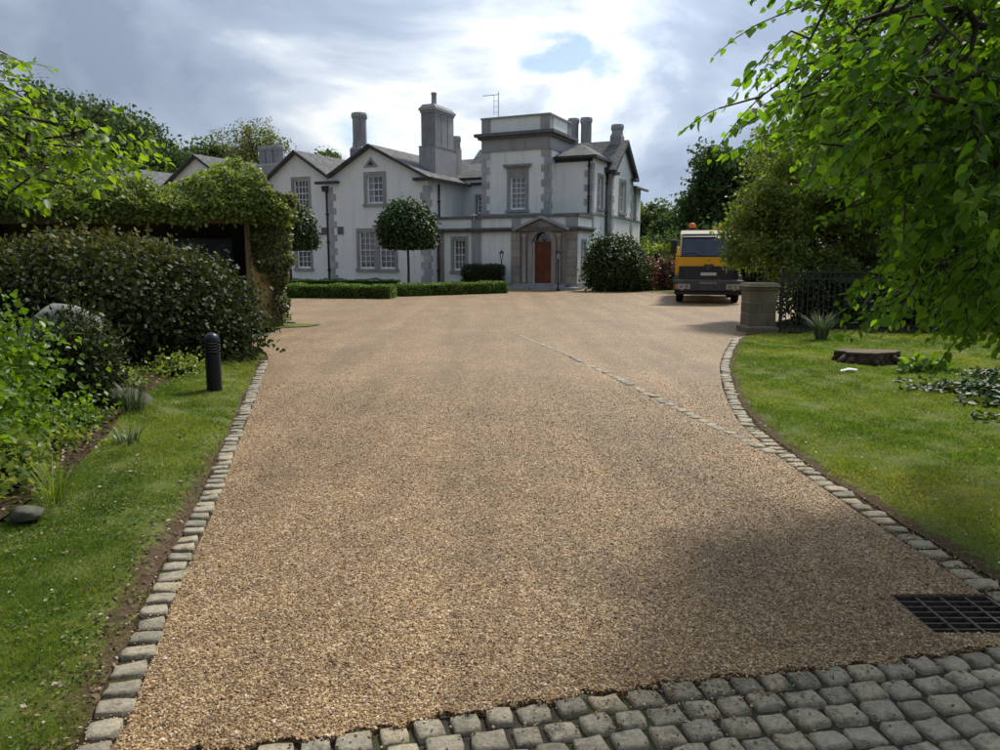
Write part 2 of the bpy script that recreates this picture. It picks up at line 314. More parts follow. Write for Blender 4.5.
# ------------------------------------------------------------------ object helpers
def tag(o, label=None, cat=None, group=None, kind=None):
    if label: o['label'] = label
    if cat: o['category'] = cat
    if group: o['group'] = group
    if kind: o['kind'] = kind
    return o
def empty(name, loc=(0, 0, 0), rz=0.0):
    o = bpy.data.objects.new(name, None); COL.objects.link(o); o.location = loc; o.rotation_euler = (0, 0, rz); o.empty_display_size = 0.2; return o
def link_mesh(name, me, parent=None, loc=None, rot=None):
    o = bpy.data.objects.new(name, me); COL.objects.link(o)
    if parent is not None: o.parent = parent
    if loc is not None: o.location = loc
    if rot is not None: o.rotation_euler = rot
    return o
class MB:
    def __init__(s, T=None): s.v = []; s.f = []; s.T = T
    def add(s, vs, fs):
        k = len(s.v)
        if s.T: vs = [s.T(*p) for p in vs]
        s.v += [tuple(float(c) for c in p) for p in vs]; s.f += [tuple(i + k for i in f) for f in fs]; return s
    def box(s, x0, x1, y0, y1, z0, z1):
        return s.add([(x0, y0, z0), (x1, y0, z0), (x1, y1, z0), (x0, y1, z0), (x0, y0, z1), (x1, y0, z1), (x1, y1, z1), (x0, y1, z1)],
                     [(3, 2, 1, 0), (4, 5, 6, 7), (0, 1, 5, 4), (1, 2, 6, 5), (2, 3, 7, 6), (3, 0, 4, 7)])
    def taper(s, x0, x1, y0, y1, z0, z1, ix, iy):
        return s.add([(x0, y0, z0), (x1, y0, z0), (x1, y1, z0), (x0, y1, z0), (x0 + ix, y0 + iy, z1), (x1 - ix, y0 + iy, z1), (x1 - ix, y1 - iy, z1), (x0 + ix, y1 - iy, z1)],
                     [(3, 2, 1, 0), (4, 5, 6, 7), (0, 1, 5, 4), (1, 2, 6, 5), (2, 3, 7, 6), (3, 0, 4, 7)])
    def prism(s, poly, y0, y1):                      # poly in x,z counter-clockwise seen from -y
        n = len(poly); vs = [(x, y0, z) for x, z in poly] + [(x, y1, z) for x, z in poly]
        return s.add(vs, [tuple(range(n)), tuple(range(2 * n - 1, n - 1, -1))] + [(i, i + n, (i + 1) % n + n, (i + 1) % n) for i in range(n)])
    def prism_x(s, poly, x0, x1):                    # poly in y,z
        n = len(poly); vs = [(x0, y, z) for y, z in poly] + [(x1, y, z) for y, z in poly]
        return s.add(vs, [tuple(range(n - 1, -1, -1)), tuple(range(n, 2 * n))] + [(i, (i + 1) % n, (i + 1) % n + n, i + n) for i in range(n)])
    def lathe(s, prof, n=16, c=(0, 0)):
        vs = []; fs = []
        for r, z in prof:
            for k in range(n): a = 2 * math.pi * k / n; vs.append((c[0] + r * math.cos(a), c[1] + r * math.sin(a), z))
        for i in range(len(prof) - 1):
            for k in range(n): fs.append((i * n + k, i * n + (k + 1) % n, (i + 1) * n + (k + 1) % n, (i + 1) * n + k))
        fs.append(tuple(range(n - 1, -1, -1))); fs.append(tuple((len(prof) - 1) * n + k for k in range(n)))
        return s.add(vs, fs)
    def tube(s, path, radii, n=6, cap=True):
        P = [Vector(p) for p in path]; m = len(P)
        if not hasattr(radii, '__len__'): radii = [radii] * m
        vs = []; fs = []; ref = Vector((0.3, 0.2, 1)).normalized()
        for i in range(m):
            d = (P[min(i + 1, m - 1)] - P[max(i - 1, 0)]).normalized()
            if abs(d.dot(ref)) > 0.95: ref = Vector((1, 0.1, 0)).normalized()
            a = d.cross(ref).normalized(); b = d.cross(a)
            for k in range(n):
                t = 2 * math.pi * k / n; vs.append(P[i] + (a * math.cos(t) + b * math.sin(t)) * radii[i])
        for i in range(m - 1):
            for k in range(n): fs.append((i * n + k, i * n + (k + 1) % n, (i + 1) * n + (k + 1) % n, (i + 1) * n + k))
        if cap: fs.append(tuple(range(n))); fs.append(tuple((m - 1) * n + k for k in range(n - 1, -1, -1)))
        return s.add([tuple(v) for v in vs], fs)
    def cyl(s, p0, p1, r, n=12): return s.tube([p0, p1], r, n)
    def mesh(s, name, mat, smooth=False, fix=True):
        me = bpy.data.meshes.new(name); me.from_pydata(s.v, [], s.f); me.materials.append(mat)
        if fix:
            bm = bmesh.new(); bm.from_mesh(me); bmesh.ops.recalc_face_normals(bm, faces=bm.faces); bm.to_mesh(me); bm.free()
        if smooth: me.polygons.foreach_set('use_smooth', [True] * len(me.polygons))
        me.update(); return me
    def build(s, name, mat, parent=None, smooth=False, bevel=0.0, loc=None, rot=None, fix=True):
        o = link_mesh(name, s.mesh(name, mat, smooth, fix), parent, loc, rot)
        if bevel:
            b = o.modifiers.new('bevel', 'BEVEL'); b.width = bevel; b.segments = 2; b.limit_method = 'ANGLE'; b.angle_limit = R(50)
        return o

# ------------------------------------------------------------------ foliage helpers
def tri_mesh(name, V, F, mat, rnd=None):
    me = bpy.data.meshes.new(name); n = len(V); m = len(F)
    me.vertices.add(n); me.vertices.foreach_set('co', np.ascontiguousarray(V, dtype=np.float32).ravel())
    me.loops.add(m * 3); me.loops.foreach_set('vertex_index', np.ascontiguousarray(F, dtype=np.int32).ravel())
    me.polygons.add(m); me.polygons.foreach_set('loop_start', np.arange(0, m * 3, 3, dtype=np.int32)); me.polygons.foreach_set('loop_total', np.full(m, 3, dtype=np.int32))
    if rnd is not None:
        a = me.attributes.new('rnd', 'FLOAT', 'POINT'); a.data.foreach_set('value', np.ascontiguousarray(rnd, dtype=np.float32))
    me.materials.append(mat); me.update(calc_edges=True); return me
LEAF = {
    'diamond': ([(0, 0, 0), (0.33, 0.5, 0.07), (0, 1, -0.06), (-0.33, 0.5, 0.07)], [(0, 1, 2), (0, 2, 3)]),
    'lance': ([(0, 0, 0), (0.16, 0.45, 0.04), (0, 1, -0.1), (-0.16, 0.45, 0.04)], [(0, 1, 2), (0, 2, 3)]),
    'oval': ([(0, 0, 0), (0.3, 0.3, 0.05), (0.3, 0.65, 0.04), (0, 1, -0.08), (-0.3, 0.65, 0.04), (-0.3, 0.3, 0.05)], [(0, 1, 2), (0, 2, 3), (0, 3, 4), (0, 4, 5)]),
    'heart': ([(0, 0.42, -0.05), (0, 0, 0), (0.27, -0.1, 0.04), (0.47, 0.18, 0.08), (0.40, 0.52, 0.05), (0.2, 0.82, -0.02), (0, 1.08, -0.14), (-0.2, 0.82, -0.02), (-0.40, 0.52, 0.05), (-0.47, 0.18, 0.08), (-0.27, -0.1, 0.04)],
              [(0, i, i + 1) for i in range(1, 10)] + [(0, 10, 1)]),
    'blade': ([(-0.5, 0, 0), (0.5, 0, 0), (0, 1, 0)], [(0, 1, 2)]),
}
def unit(a): return a / np.maximum(np.linalg.norm(a, axis=1, keepdims=True), 1e-9)
def leaf_frames(D, N):
    Y = unit(D); X = unit(np.cross(Y, N)); Z = np.cross(X, Y); return X, Y, Z
def leaves_mesh(name, P, D, N, S, shape, mat, rnd=None, squash=None):
    tv, tf = LEAF[shape]; tv = np.array(tv); tf = np.array(tf); n = len(P); k = len(tv)
    X, Y, Z = leaf_frames(D, N); S = np.asarray(S).reshape(-1, 1, 1)
    W = np.ones((n, 1)) if squash is None else np.asarray(squash).reshape(-1, 1)
    V = P[:, None, :] + S * (tv[None, :, 0:1] * (X * W)[:, None, :] + tv[None, :, 1:2] * Y[:, None, :] + tv[None, :, 2:3] * Z[:, None, :])
    F = (np.arange(n) * k)[:, None, None] + tf[None, :, :]
    if rnd is None: rnd = RNG.random(n)
    return tri_mesh(name, V.reshape(-1, 3), F.reshape(-1, 3), mat, np.repeat(rnd, k))
def sphere_dirs(n):
    return unit(RNG.normal(size=(n, 3)))
def lumpy(d, seed, amp=0.25, freq=2.0):
    r = np.random.default_rng(seed); out = np.zeros(len(d))
    for i in range(5):
        k = r.normal(size=3) * freq * (1 + 0.5 * i); ph = r.random() * 6.28
        out += np.sin(d @ k + ph) / (1 + 0.6 * i)
    return 1 + amp * out / 2.2

def crown_points(c, rad, n_clump, per, clump_r, seed, bias=0.45, flat=0.8):
    """leaf points spread through clumps that fill an uneven ellipsoid"""
    d = sphere_dirs(n_clump); d[:, 2] = np.where(d[:, 2] < -0.55, -d[:, 2], d[:, 2])
    rr = RNG.random(n_clump) ** bias * lumpy(d, seed, 0.3)
    cc = np.array(c) + d * rr[:, None] * np.array(rad)
    cr = clump_r * (0.6 + 0.8 * RNG.random(n_clump))
    idx = np.repeat(np.arange(n_clump), per); off = sphere_dirs(len(idx)) * (RNG.random(len(idx)) ** 0.5)[:, None]
    off[:, 2] *= flat
    P = cc[idx] + off * cr[idx][:, None]
    return P, off, cc, idx
def limbs(mb, base, top, cc, r0, rng, n=14, zfrac=(0.3, 0.95)):
    base = Vector(base); top = Vector(top)
    path = [base.lerp(top, t) + Vector((rng.uniform(-1, 1), rng.uniform(-1, 1), 0)) * r0 * 0.8 * (t > 0) for t in (0, .2, .4, .6, .8, 1)]
    mb.tube(path, [r0 * 1.35, r0, r0 * .85, r0 * .7, r0 * .5, r0 * .25], 8)
    for k in rng.sample(range(len(cc)), min(n, len(cc))):
        e = Vector(cc[k]); t = rng.uniform(*zfrac); s = base.lerp(top, t)
        if s.z > e.z: s = base.lerp(top, max(0.15, (e.z - base.z) / max(top.z - base.z, .1) - 0.15))
        mid = s.lerp(e, 0.5) + Vector((0, 0, -0.06 * (e - s).length))
        mb.tube([s, mid, e], [r0 * .38, r0 * .24, r0 * .07], 5)
def make_tree(name, label, base, height, crown_c, rad, n_clump, per, clump_r, leaf, mat, r0, shape='diamond', seed=1, group=None, cat='tree', bias=0.45, updir=0.5):
    t = empty(name, base); tag(t, label, cat, group); b = np.array(base)
    P, off, cc, idx = crown_points(np.array(crown_c) - b, rad, n_clump, per, clump_r, seed, bias)
    n = len(P); N = unit(off + RNG.normal(size=(n, 3)) * 0.6 + np.array([0, 0, updir])); D = RNG.normal(size=(n, 3)) + np.array([0, 0, -0.4])
    cl = np.repeat(RNG.random(n_clump), per)
    rnd = np.clip(0.55 * cl + 0.45 * RNG.random(n), 0, 1)
    cr = link_mesh('crown', leaves_mesh('crown', P, D, N, leaf * (0.6 + 0.8 * RNG.random(n)), shape, mat, rnd), t)
    mb = MB(); rr = random.Random(seed); limbs(mb, (0, 0, -0.1), (rr.uniform(-.3, .3), rr.uniform(-.3, .3), height * 0.86), cc, r0, rr, 16)
    mb.build('trunk', M_BARK, t, smooth=True); return t

def shell_points(n, c, rad, seed, amp=0.18, zmin=0.0, power=1.0, depth=0.12, freq=2.0):
    d = sphere_dirs(int(n * 1.6)); 
    if power != 1.0:
        e = np.sign(d) * np.abs(d) ** power; d2 = e / np.max(np.abs(e), axis=1, keepdims=True) * (np.max(np.abs(d), axis=1, keepdims=True) ** 0.35)
    else: d2 = d
    r = lumpy(d, seed, amp, freq) * (1 - depth * RNG.random(len(d)) ** 1.5 + 0.05 * RNG.normal(size=len(d)) * depth / .12)
    P = np.array(c) + d2 * r[:, None] * np.array(rad); k = P[:, 2] > zmin
    return P[k][:n], d[k][:n]
def core_mesh(c, rad, seed, amp, scale, zmin, name, parent, freq=2.0, power=1.0):  # solid light-blocking core just inside the leaf shell
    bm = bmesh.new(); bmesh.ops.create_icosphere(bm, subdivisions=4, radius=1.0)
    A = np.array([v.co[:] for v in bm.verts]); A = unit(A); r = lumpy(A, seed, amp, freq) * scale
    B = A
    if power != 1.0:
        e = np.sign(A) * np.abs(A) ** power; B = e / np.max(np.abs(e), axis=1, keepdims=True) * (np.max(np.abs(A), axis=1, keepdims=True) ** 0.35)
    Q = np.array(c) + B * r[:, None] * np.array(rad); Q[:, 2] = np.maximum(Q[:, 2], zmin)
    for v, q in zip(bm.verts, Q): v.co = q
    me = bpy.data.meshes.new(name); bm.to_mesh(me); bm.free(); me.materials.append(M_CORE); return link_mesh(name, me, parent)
def make_shrub(name, label, base, c, rad, n, leaf, mat, seed, shape='oval', amp=0.2, cat='shrub', group=None, depth=0.18, core=0.86, out=0.8, power=1.0, freq=2.0, toplight=False, up=0.35):
    t = empty(name, base); tag(t, label, cat, group); c = np.array(c) - np.array(base)
    P, d = shell_points(n, c, rad, seed, amp, 0.02, power, depth, freq); n = len(P)
    N = unit(d * out + RNG.normal(size=(n, 3)) * 0.55 + np.array([0, 0, up])); D = RNG.normal(size=(n, 3)) * 0.8 + d * 0.5 + np.array([0, 0, 0.1])
    rnd = RNG.random(n)
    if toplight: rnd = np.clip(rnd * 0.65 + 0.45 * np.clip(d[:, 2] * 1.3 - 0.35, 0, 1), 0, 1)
    link_mesh('foliage', leaves_mesh('foliage', P, D, N, leaf * (0.6 + 0.7 * RNG.random(n)), shape, mat, rnd), t)
    if core: core_mesh(c, rad, seed, amp, core, 0.02, 'light_block_core', t, freq, power)
    return t

# ================================================================== THE GROUND
def sheet(name, poly, z, mat, skirt=0.0, label=None):
    bm = bmesh.new(); vs = [bm.verts.new((p[0], p[1], z)) for p in poly]; es = [bm.edges.new((vs[i], vs[(i + 1) % len(vs)])) for i in range(len(vs))]
    bmesh.ops.triangle_fill(bm, edges=es, use_beauty=True, normal=(0, 0, 1))
    if skirt:
        lo = [bm.verts.new((p[0], p[1], z - skirt)) for p in poly]
        for i in range(len(vs)): j = (i + 1) % len(vs); bm.faces.new((vs[i], vs[j], lo[j], lo[i]))
    me = bpy.data.meshes.new(name); bm.to_mesh(me); bm.free(); me.materials.append(mat)
    o = link_mesh(name, me); o['kind'] = 'structure'; return o
MB().add([(-900, -60, -0.09), (900, -60, -0.09), (900, 1500, -0.09), (-900, 1500, -0.09)], [(0, 1, 2, 3)]).build('ground', M_FAR, fix=False)['kind'] = 'structure'

LEFT = [G(*p)[:2] for p in [(99, 742), (117, 703), (140, 651), (158.6, 596.6), (182, 552), (205, 508), (221, 466), (244, 412), (265, 360)]]
LEFT = [np.array((-1.17, 1.75))] + [np.array(p) + np.array((.05, 0)) for p in LEFT]
RIGHT = [np.array(p) for p in [(2.47, 1.6), (2.44, 3.0), (2.42, 3.6), (2.38, 4.5), (2.36, 5.5), (2.37, 6.1), (2.42, 7.2), (2.62, 8.2), (2.93, 9.55), (3.43, 11.38), (3.98, 13.0), (4.84, 15.3), (5.3, 16.0)]]
RIGHT = [p - np.array((.05, 0)) for p in RIGHT]
DIAG = [np.array(p) for p in [(2.28, 6.2), (2.18, 6.7), (2.02, 7.43), (1.85, 8.51), (1.54, 10.38), (1.05, 12.99), (0.38, 15.9)]]
EDGE = [np.array(p) for p in [(-1.40, 2.22), (-0.85, 2.31), (-0.54, 2.37), (-0.13, 2.50), (0.32, 2.61), (0.7, 2.70), (1.17, 2.78), (1.55, 2.84), (2.12, 2.97), (2.45, 3.04)]]
def resample(pts, step):
    pts = [np.array(p, float) for p in pts]; seg = [np.linalg.norm(pts[i + 1] - pts[i]) for i in range(len(pts) - 1)]; cum = np.concatenate([[0], np.cumsum(seg)])
    # smooth through the points
    s = np.arange(0, cum[-1], step); A = np.array(pts)
    X = np.interp(s, cum, A[:, 0]); Y = np.interp(s, cum, A[:, 1])
    for _ in range(6):
        X[1:-1] = (X[:-2] + X[1:-1] * 2 + X[2:]) / 4; Y[1:-1] = (Y[:-2] + Y[1:-1] * 2 + Y[2:]) / 4
    return np.stack([X, Y], 1)
def edge_y(x): return float(np.interp(x, [p[0] for p in EDGE], [p[1] for p in EDGE]))
def left_x(y): return float(np.interp(y, [p[1] for p in LEFT], [p[0] for p in LEFT]))
def right_x(y): return float(np.interp(y, [p[1] for p in RIGHT], [p[0] for p in RIGHT]))
lf = resample(LEFT, 0.2); rf = resample(RIGHT, 0.2)
ed = []
for x in np.arange(-1.33, 2.44, 0.035):
    ed.append((x, edge_y(x) + 0.016 * math.sin(x * 23) + 0.012 * math.sin(x * 61 + 1) + random.uniform(-.008, .008)))
GR = (1.90, 2.36, 3.07, 3.45)       # grate opening
poly = []
poly += [(2.4, 3.06), (GR[0], GR[2]), (GR[0], GR[3]), (right_x(3.46) - 0.02, GR[3])]
poly += [(x - 0.02, y) for x, y in rf if y > 3.5]
poly += [(5.35, 16.2), (30, 17.5), (60, 40), (60, 75), (-60, 75), (-60, 19.5), (-5.2, 19.2), (-4.9, 14.5), (-4.05, 12.9)]
poly += [(x + 0.02, y) for x, y in lf[::-1] if y > edge_y(-1.33) + 0.03]
poly += ed[:-1]
drive = sheet('driveway', poly, 0.0, M_GRAVEL, skirt=0.05)
# bed of the cobbled apron
apron = sheet('cobbled_apron', [(-2.2, 1.2), (3.2, 1.2), (3.2, 3.6), (2.36, 3.07), (GR[0] - .02, 3.068), (2.2, 3.06), (-1.6, 2.45)][:3] + [(3.2, 3.5), (2.6, 3.3), (2.44, 3.055), (1.88, 3.055), (0.6, 2.78), (-1.7, 2.42)], -0.027, M_JOINT)

# setts
def sett_mesh(seed, lx, ly, h=0.09):
    r = random.Random(seed); vs = []; fs = []
    base = [(-.5, -.5), (0, -.52), (.5, -.5), (.52, 0), (.5, .5), (0, .52), (-.5, .5), (-.52, 0)]
    jit = [(x * (1 + r.uniform(-.13, .05)), y * (1 + r.uniform(-.13, .05))) for x, y in base]
    rings = [(1.0, -h), (1.0, -0.011), (0.92, -0.001), (0.5, 0.000)]
    for sc, z in rings:
        for x, y in jit: vs.append((x * lx * sc, y * ly * sc, z + (r.uniform(-.0045, .0045) if sc < 1 else 0)))
    n = 8
    for i in range(3):
        for k in range(n): fs.append((i * n + k, i * n + (k + 1) % n, (i + 1) * n + (k + 1) % n, (i + 1) * n + k))
    vs.append((0, 0, 0.001 + r.uniform(-.003, .003)))
    for k in range(n): fs.append((3 * n + k, 3 * n + (k + 1) % n, 4 * n))
    m = MB(); m.add(vs, fs); return m.mesh('sett', M_SETT, smooth=True)
APR = [sett_mesh(i, 0.113, 0.100) for i in range(14)]
for j in range(-1, 9):
    x = -2.3 + random.uniform(0, 0.135)
    while x < 2.7:
        wsc = random.uniform(0.86, 1.14); x += 0.066 * wsc
        sl_ = (edge_y(x + .15) - edge_y(x - .15)) / .3; an = math.atan(0.55 * sl_ + 0.45 * .235)
        p = (x + .2 * (j * .122) * sl_ * 1.5, edge_y(x) - 0.058 - j * 0.121 + random.uniform(-.007, .007)); x += 0.066 * wsc
        if p[1] < 1.5 or p[0] < -1.95: continue
        if p[0] < left_x(p[1]) + .02 and p[1] > 2.2: continue
        if p[0] > 1.85 and p[1] > 3.03: continue
        o = link_mesh('cobblestone', random.choice(APR), apron, (p[0], p[1], (-0.004 if j >= 0 else -.022) + random.uniform(-.006, .005)), (random.uniform(-.05, .05), random.uniform(-.05, .05), an + random.uniform(-.07, .07)))
        o.scale = (wsc * random.uniform(.95, 1.03), random.uniform(.92, 1.06), 1)
def sett_row(name, label, pts, lx, ly, step, z, ymin=0, tilt=.05, sunk=0.0, skip=0.0, maxn=300, jx=.01):
    t = empty(name, (0, 0, 0)); t['kind'] = 'structure'
    ms = [sett_mesh(50 + i + int(lx * 1000), lx, ly) for i in range(6)]
    q = resample(pts, step)
    for i in range(len(q) - 1):
        if q[i][1] < ymin or random.random() < skip: continue
        d = q[i + 1] - q[i]; a = math.atan2(d[1], d[0]) - math.pi / 2
        o = link_mesh('sett', random.choice(ms), t, (q[i][0] + random.uniform(-jx, jx), q[i][1], z + random.uniform(-.006, .006) - sunk * random.random()), (random.uniform(-tilt, tilt), random.uniform(-tilt, tilt), a + random.uniform(-.09, .09)))
        o.scale = (random.uniform(.88, 1.1), random.uniform(.85, 1.05), 1)
    return t
LE = [np.array(p) + np.array((-0.045, 0)) for p in LEFT]
sett_row('left_edging', '', LE, 0.122, 0.096, 0.131, 0.010, 2.2, tilt=.08, jx=.014)
sett_row('right_edging', '', [p + np.array((0.06, 0)) for p in RIGHT], 0.135, 0.102, 0.131, 0.006, 3.1, sunk=0.008, tilt=.07, jx=.014)
sett_row('diagonal_edging', '', DIAG, 0.105, 0.155, 0.172, 0.012, sunk=0.006, skip=0.03, tilt=.03, jx=.018)

# drain grate
gt = empty('drain_grate', (GR[0], GR[2], 0)); tag(gt, 'rusty iron drain grate sunk in the gravel beside the cobbles', 'drain grate')
gw, gh = GR[1] - GR[0] + 0.02, GR[3] - GR[2]
m = MB(); m.box(-.01, .012, 0, gh, -.05, -.006); m.box(gw - .02, gw, 0, gh, -.05, -.006); m.box(.012, gw - .02, 0, .012, -.05, -.007); m.box(.012, gw - .02, gh - .012, gh, -.05, -.007); m.build('frame', M_GRATE, gt)
for k in range(1, 4): MB().box(k * gw / 4 - .006, k * gw / 4 + .006, .012, gh - .012, -.045, -.009).build('long_bar', M_GRATE, gt)
for k in range(1, 7): MB().box(.012, gw - .02, k * gh / 7 - .004, k * gh / 7 + .004, -.04, -.012).build('cross_bar', M_GRATE, gt)
m = MB(); m.add([(0, 0, -.04), (gw, 0, -.04), (gw, gh, -.04), (0, gh, -.04), (0, 0, -.088), (gw, 0, -.088), (gw, gh, -.088), (0, gh, -.088)], [(4, 5, 6, 7), (0, 1, 5, 4), (1, 2, 6, 5), (2, 3, 7, 6), (3, 0, 4, 7)]); m.build('pit', M_PIT, gt)

sheet('left_verge', [(left_x(y) - .02, y) for y in np.linspace(1.6, 12.6, 60)] + [(left_x(y) - .42, y) for y in np.linspace(12.6, 1.6, 60)], -.006, M_SOIL)
sheet('right_verge', [(right_x(y) + .0, y) for y in np.linspace(3.1, 15.6, 60)] + [(right_x(y) + .5, y) for y in np.linspace(15.6, 3.1, 60)], -.006, M_SOIL)
# lawns and bed, lofted from the drive edge outwards
def hump(x, y): return 0.035 * math.sin(x * 1.3 + y * .7) + 0.02 * math.sin(x * 2.9 - y * 1.7 + 1) + 0.008 * math.sin(7 * x + 5 * y)
def loft(name, A, B, n, mat, z0, rise):
    vs = []; fs = []; m = len(A)
    for j in range(n + 1):
        t = j / n
        for i in range(m):
            x = A[i][0] * (1 - t) + B[i][0] * t; y = A[i][1] * (1 - t) + B[i][1] * t
            vs.append((x, y, z0 + rise * t + (hump(x, y) + 0.03) * min(1, t * n / 5)))
    for j in range(n):
        for i in range(m - 1): fs.append((j * m + i, j * m + i + 1, (j + 1) * m + i + 1, (j + 1) * m + i))
    mb = MB(); mb.add(vs, fs); o = mb.build(name, mat, smooth=True); o['kind'] = 'structure'; return o, np.array(vs).reshape(n + 1, m, 3)
BED = [np.array(p) for p in [(-2.55, 1.75), (-2.72, 2.6), (-2.85, 3.4), (-3.0, 4.4), (-3.15, 5.4), (-3.45, 6.4), (-3.75, 7.3), (-4.0, 8.2), (-4.15, 9.2), (-4.2, 10.2), (-4.05, 11.2), (-4.1, 12.6)]]
def rag(y, k): return .5 + .35 * math.sin(y * 2.3 + k) + .3 * math.sin(y * 5.1 + 2 * k) + .18 * math.sin(y * 11.7 + k)
la = np.array([(left_x(y) - 0.10 - .03 * max(0, rag(y, 1)), y) for y in np.linspace(1.6, 12.4, 140)])
lb = np.array([(np.interp(y, [p[1] for p in BED], [p[0] for p in BED]), y) for y in np.linspace(1.6, 12.4, 140)])
lb[:, 0] = np.minimum(lb[:, 0], la[:, 0] - 0.05)
lawnL, LG = loft('left_lawn', la, lb, 44, M_LAWN, 0.002, 0.05)
def bare_attr(o, f):
    me = o.data; co = np.zeros(len(me.vertices) * 3); me.vertices.foreach_get('co', co); a = me.attributes.new('bare', 'FLOAT', 'POINT'); a.data.foreach_set('value', f(co.reshape(-1, 3)).astype(np.float32))
def bareL(P):
    d = np.interp(P[:, 1], la[:, 1], la[:, 0]) - P[:, 0]; wv = np.interp(P[:, 1], [1.5, 3.5, 5.6, 6.4, 12], [.17, .11, .11, .03, .03]); return np.clip(1.05 - d / np.maximum(wv, .01) * .6, 0, 1)
bare_attr(lawnL, bareL)
lc = lb.copy(); lc[:, 0] -= 7.5
bedL, BG = loft('planting_bed', lb, lc, 30, M_SOIL, 0.078, 0.35)
ra = np.array([(right_x(y) + 0.13 + .03 * max(0, rag(y, 4)), y) for y in np.linspace(2.2, 16.0, 160)]); rb = ra.copy(); rb[:, 0] = 14
lawnR, RG = loft('right_lawn', ra, rb, 130, M_LAWN, 0.002, 0.06)
def bareR(P):
    d = P[:, 0] - np.interp(P[:, 1], ra[:, 1], ra[:, 0]); return np.clip(1.0 - d / .12 * .6, 0, 1)
bare_attr(lawnR, bareR)
sheet('bed_behind_fence', [(6.1, 16.25), (30, 16.3), (34, 32), (13.5, 27.5), (9.2, 22), (6.6, 18.4)], 0.03, M_SOIL)
sheet('far_lawn', [(6.3, 36.2), (30, 33.5), (45, 60), (9.5, 60)], 0.02, M_LAWN)
sheet('shed_lawn', [(-5.9, 17.15), (-4.55, 17.75), (-4.35, 18.35), (-5.3, 18.6), (-6.2, 18.2)], 0.02, M_LAWN)
def grid_z(Gd, P):
    i = np.random.default_rng(1)
    return None
def scatter_on(Gd, n, expo, soilmask=None):
    """points on a lofted grid, thinning out with distance from the camera"""
    a = Gd[:-1, :-1]; b = Gd[1:, :-1]; c = Gd[:-1, 1:]; d = Gd[1:, 1:]
    area = np.linalg.norm(np.cross(b - a, c - a), axis=2).ravel(); ctr = (a + d).reshape(-1, 3) / 2
    dist = np.hypot(ctr[:, 0], ctr[:, 1]); wgt = area * (1 / np.maximum(dist, 1.5)) ** expo
    px = 500 + 750 * ctr[:, 0] / np.maximum(ctr[:, 1], .5); wgt = wgt * ((px > -60) & (px < 1080) & (ctr[:, 1] > 1.9))
    k = RNG.choice(len(wgt), n, p=wgt / wgt.sum()); s = RNG.random((n, 1)); t = RNG.random((n, 1))
    A, B, C, D = (q.reshape(-1, 3)[k] for q in (a, b, c, d))
    return A * (1 - s) * (1 - t) + B * s * (1 - t) + C * (1 - s) * t + D * s * t
def patch(P, f, seed):
    r = np.random.default_rng(seed); o = 0
    for i in range(6): k = r.normal(size=2) * f * (1 + .6 * i); o = o + np.sin(P[:, :2] @ k + r.random() * 6.28) / (1 + .5 * i)
    return o / 2.5
def grass(name, label, Gd, n, expo, h, edge=None):
    P = scatter_on(Gd, n, expo); keep = (patch(P, 2.0, 5) + .5 * patch(P, 7.0, 6)) < 0.35 + 0.6 * RNG.random(len(P))
    if edge is not None:
        keep &= (edge(P) + .75 * (RNG.random(len(P)) - .5) + .30 * patch(P, 4.0, 9) + .15 * patch(P, 14., 10)) < .62
    P = P[keep]; n = len(P); dist = np.hypot(P[:, 0], P[:, 1])
    D = np.stack([RNG.normal(size=n) * .75, RNG.normal(size=n) * .75, np.ones(n)], 1); N = RNG.normal(size=(n, 3)) * np.array([1, 1, .2])
    S = h * (0.45 + 0.9 * RNG.random(n) ** 1.5) * (1 + 0.55 * patch(P, 3.2, 3) + .3 * patch(P, 9, 4)).clip(.3, 3); wid = np.maximum(0.0035, dist * 0.0011) / S
    rnd = np.clip(0.46 + 0.34 * patch(P, 1.1, 21) + 0.22 * patch(P, 5.0, 23) + 0.22 * RNG.normal(size=n), 0, 1)
    o = link_mesh(name, leaves_mesh(name, P - np.array([0, 0, .004]), D, N, S, 'blade', L_GRASS, rnd, wid)); tag(o, label, 'grass', kind='stuff')
grass('grass', 'short mossy grass between the left row of setts and the shrubs', LG, 150000, 1.4, 0.026, bareL)
grass('grass', 'mown green grass of the lawn by the iron railing', RG, 240000, 1.3, 0.030, bareR)

def litter(name, label, Gd, n, size, mat, expo=.8, cat='leaf litter'):
    P = scatter_on(Gd, n, expo); P[:, 2] += .012; D = RNG.normal(size=(n, 3)) * np.array([1, 1, .25]); N = unit(RNG.normal(size=(n, 3)) * .4 + np.array([0, 0, 1]))
    tag(link_mesh(name, leaves_mesh(name, P, D, N, size * (.5 + RNG.random(n)), 'diamond', mat)), label, cat, kind='stuff')
L_LITTER = leaf_mat('dead_leaf', [(0, (0.035, 0.022, 0.012)), (0.5, (0.11, 0.07, 0.035)), (0.85, (0.22, 0.16, 0.09)), (1, (0.42, 0.37, 0.28))], (1.3, 1.2, 1.0), .15, .7, .2)
L_PETAL = leaf_mat('pale_bits', [(0, (0.25, 0.27, 0.20)), (0.6, (0.42, 0.43, 0.36)), (1, (0.6, 0.6, 0.55))], (1.2, 1.2, 1.0), .2, .7, .2)
litter('leaf_litter', 'dead brown leaves and bits scattered over the planting bed soil', BG, 5200, .04, L_LITTER, 1.2)
litter('leaf_litter', 'few brown leaf bits lying in the mossy grass by the left row of setts', LG, 420, .028, L_LITTER)
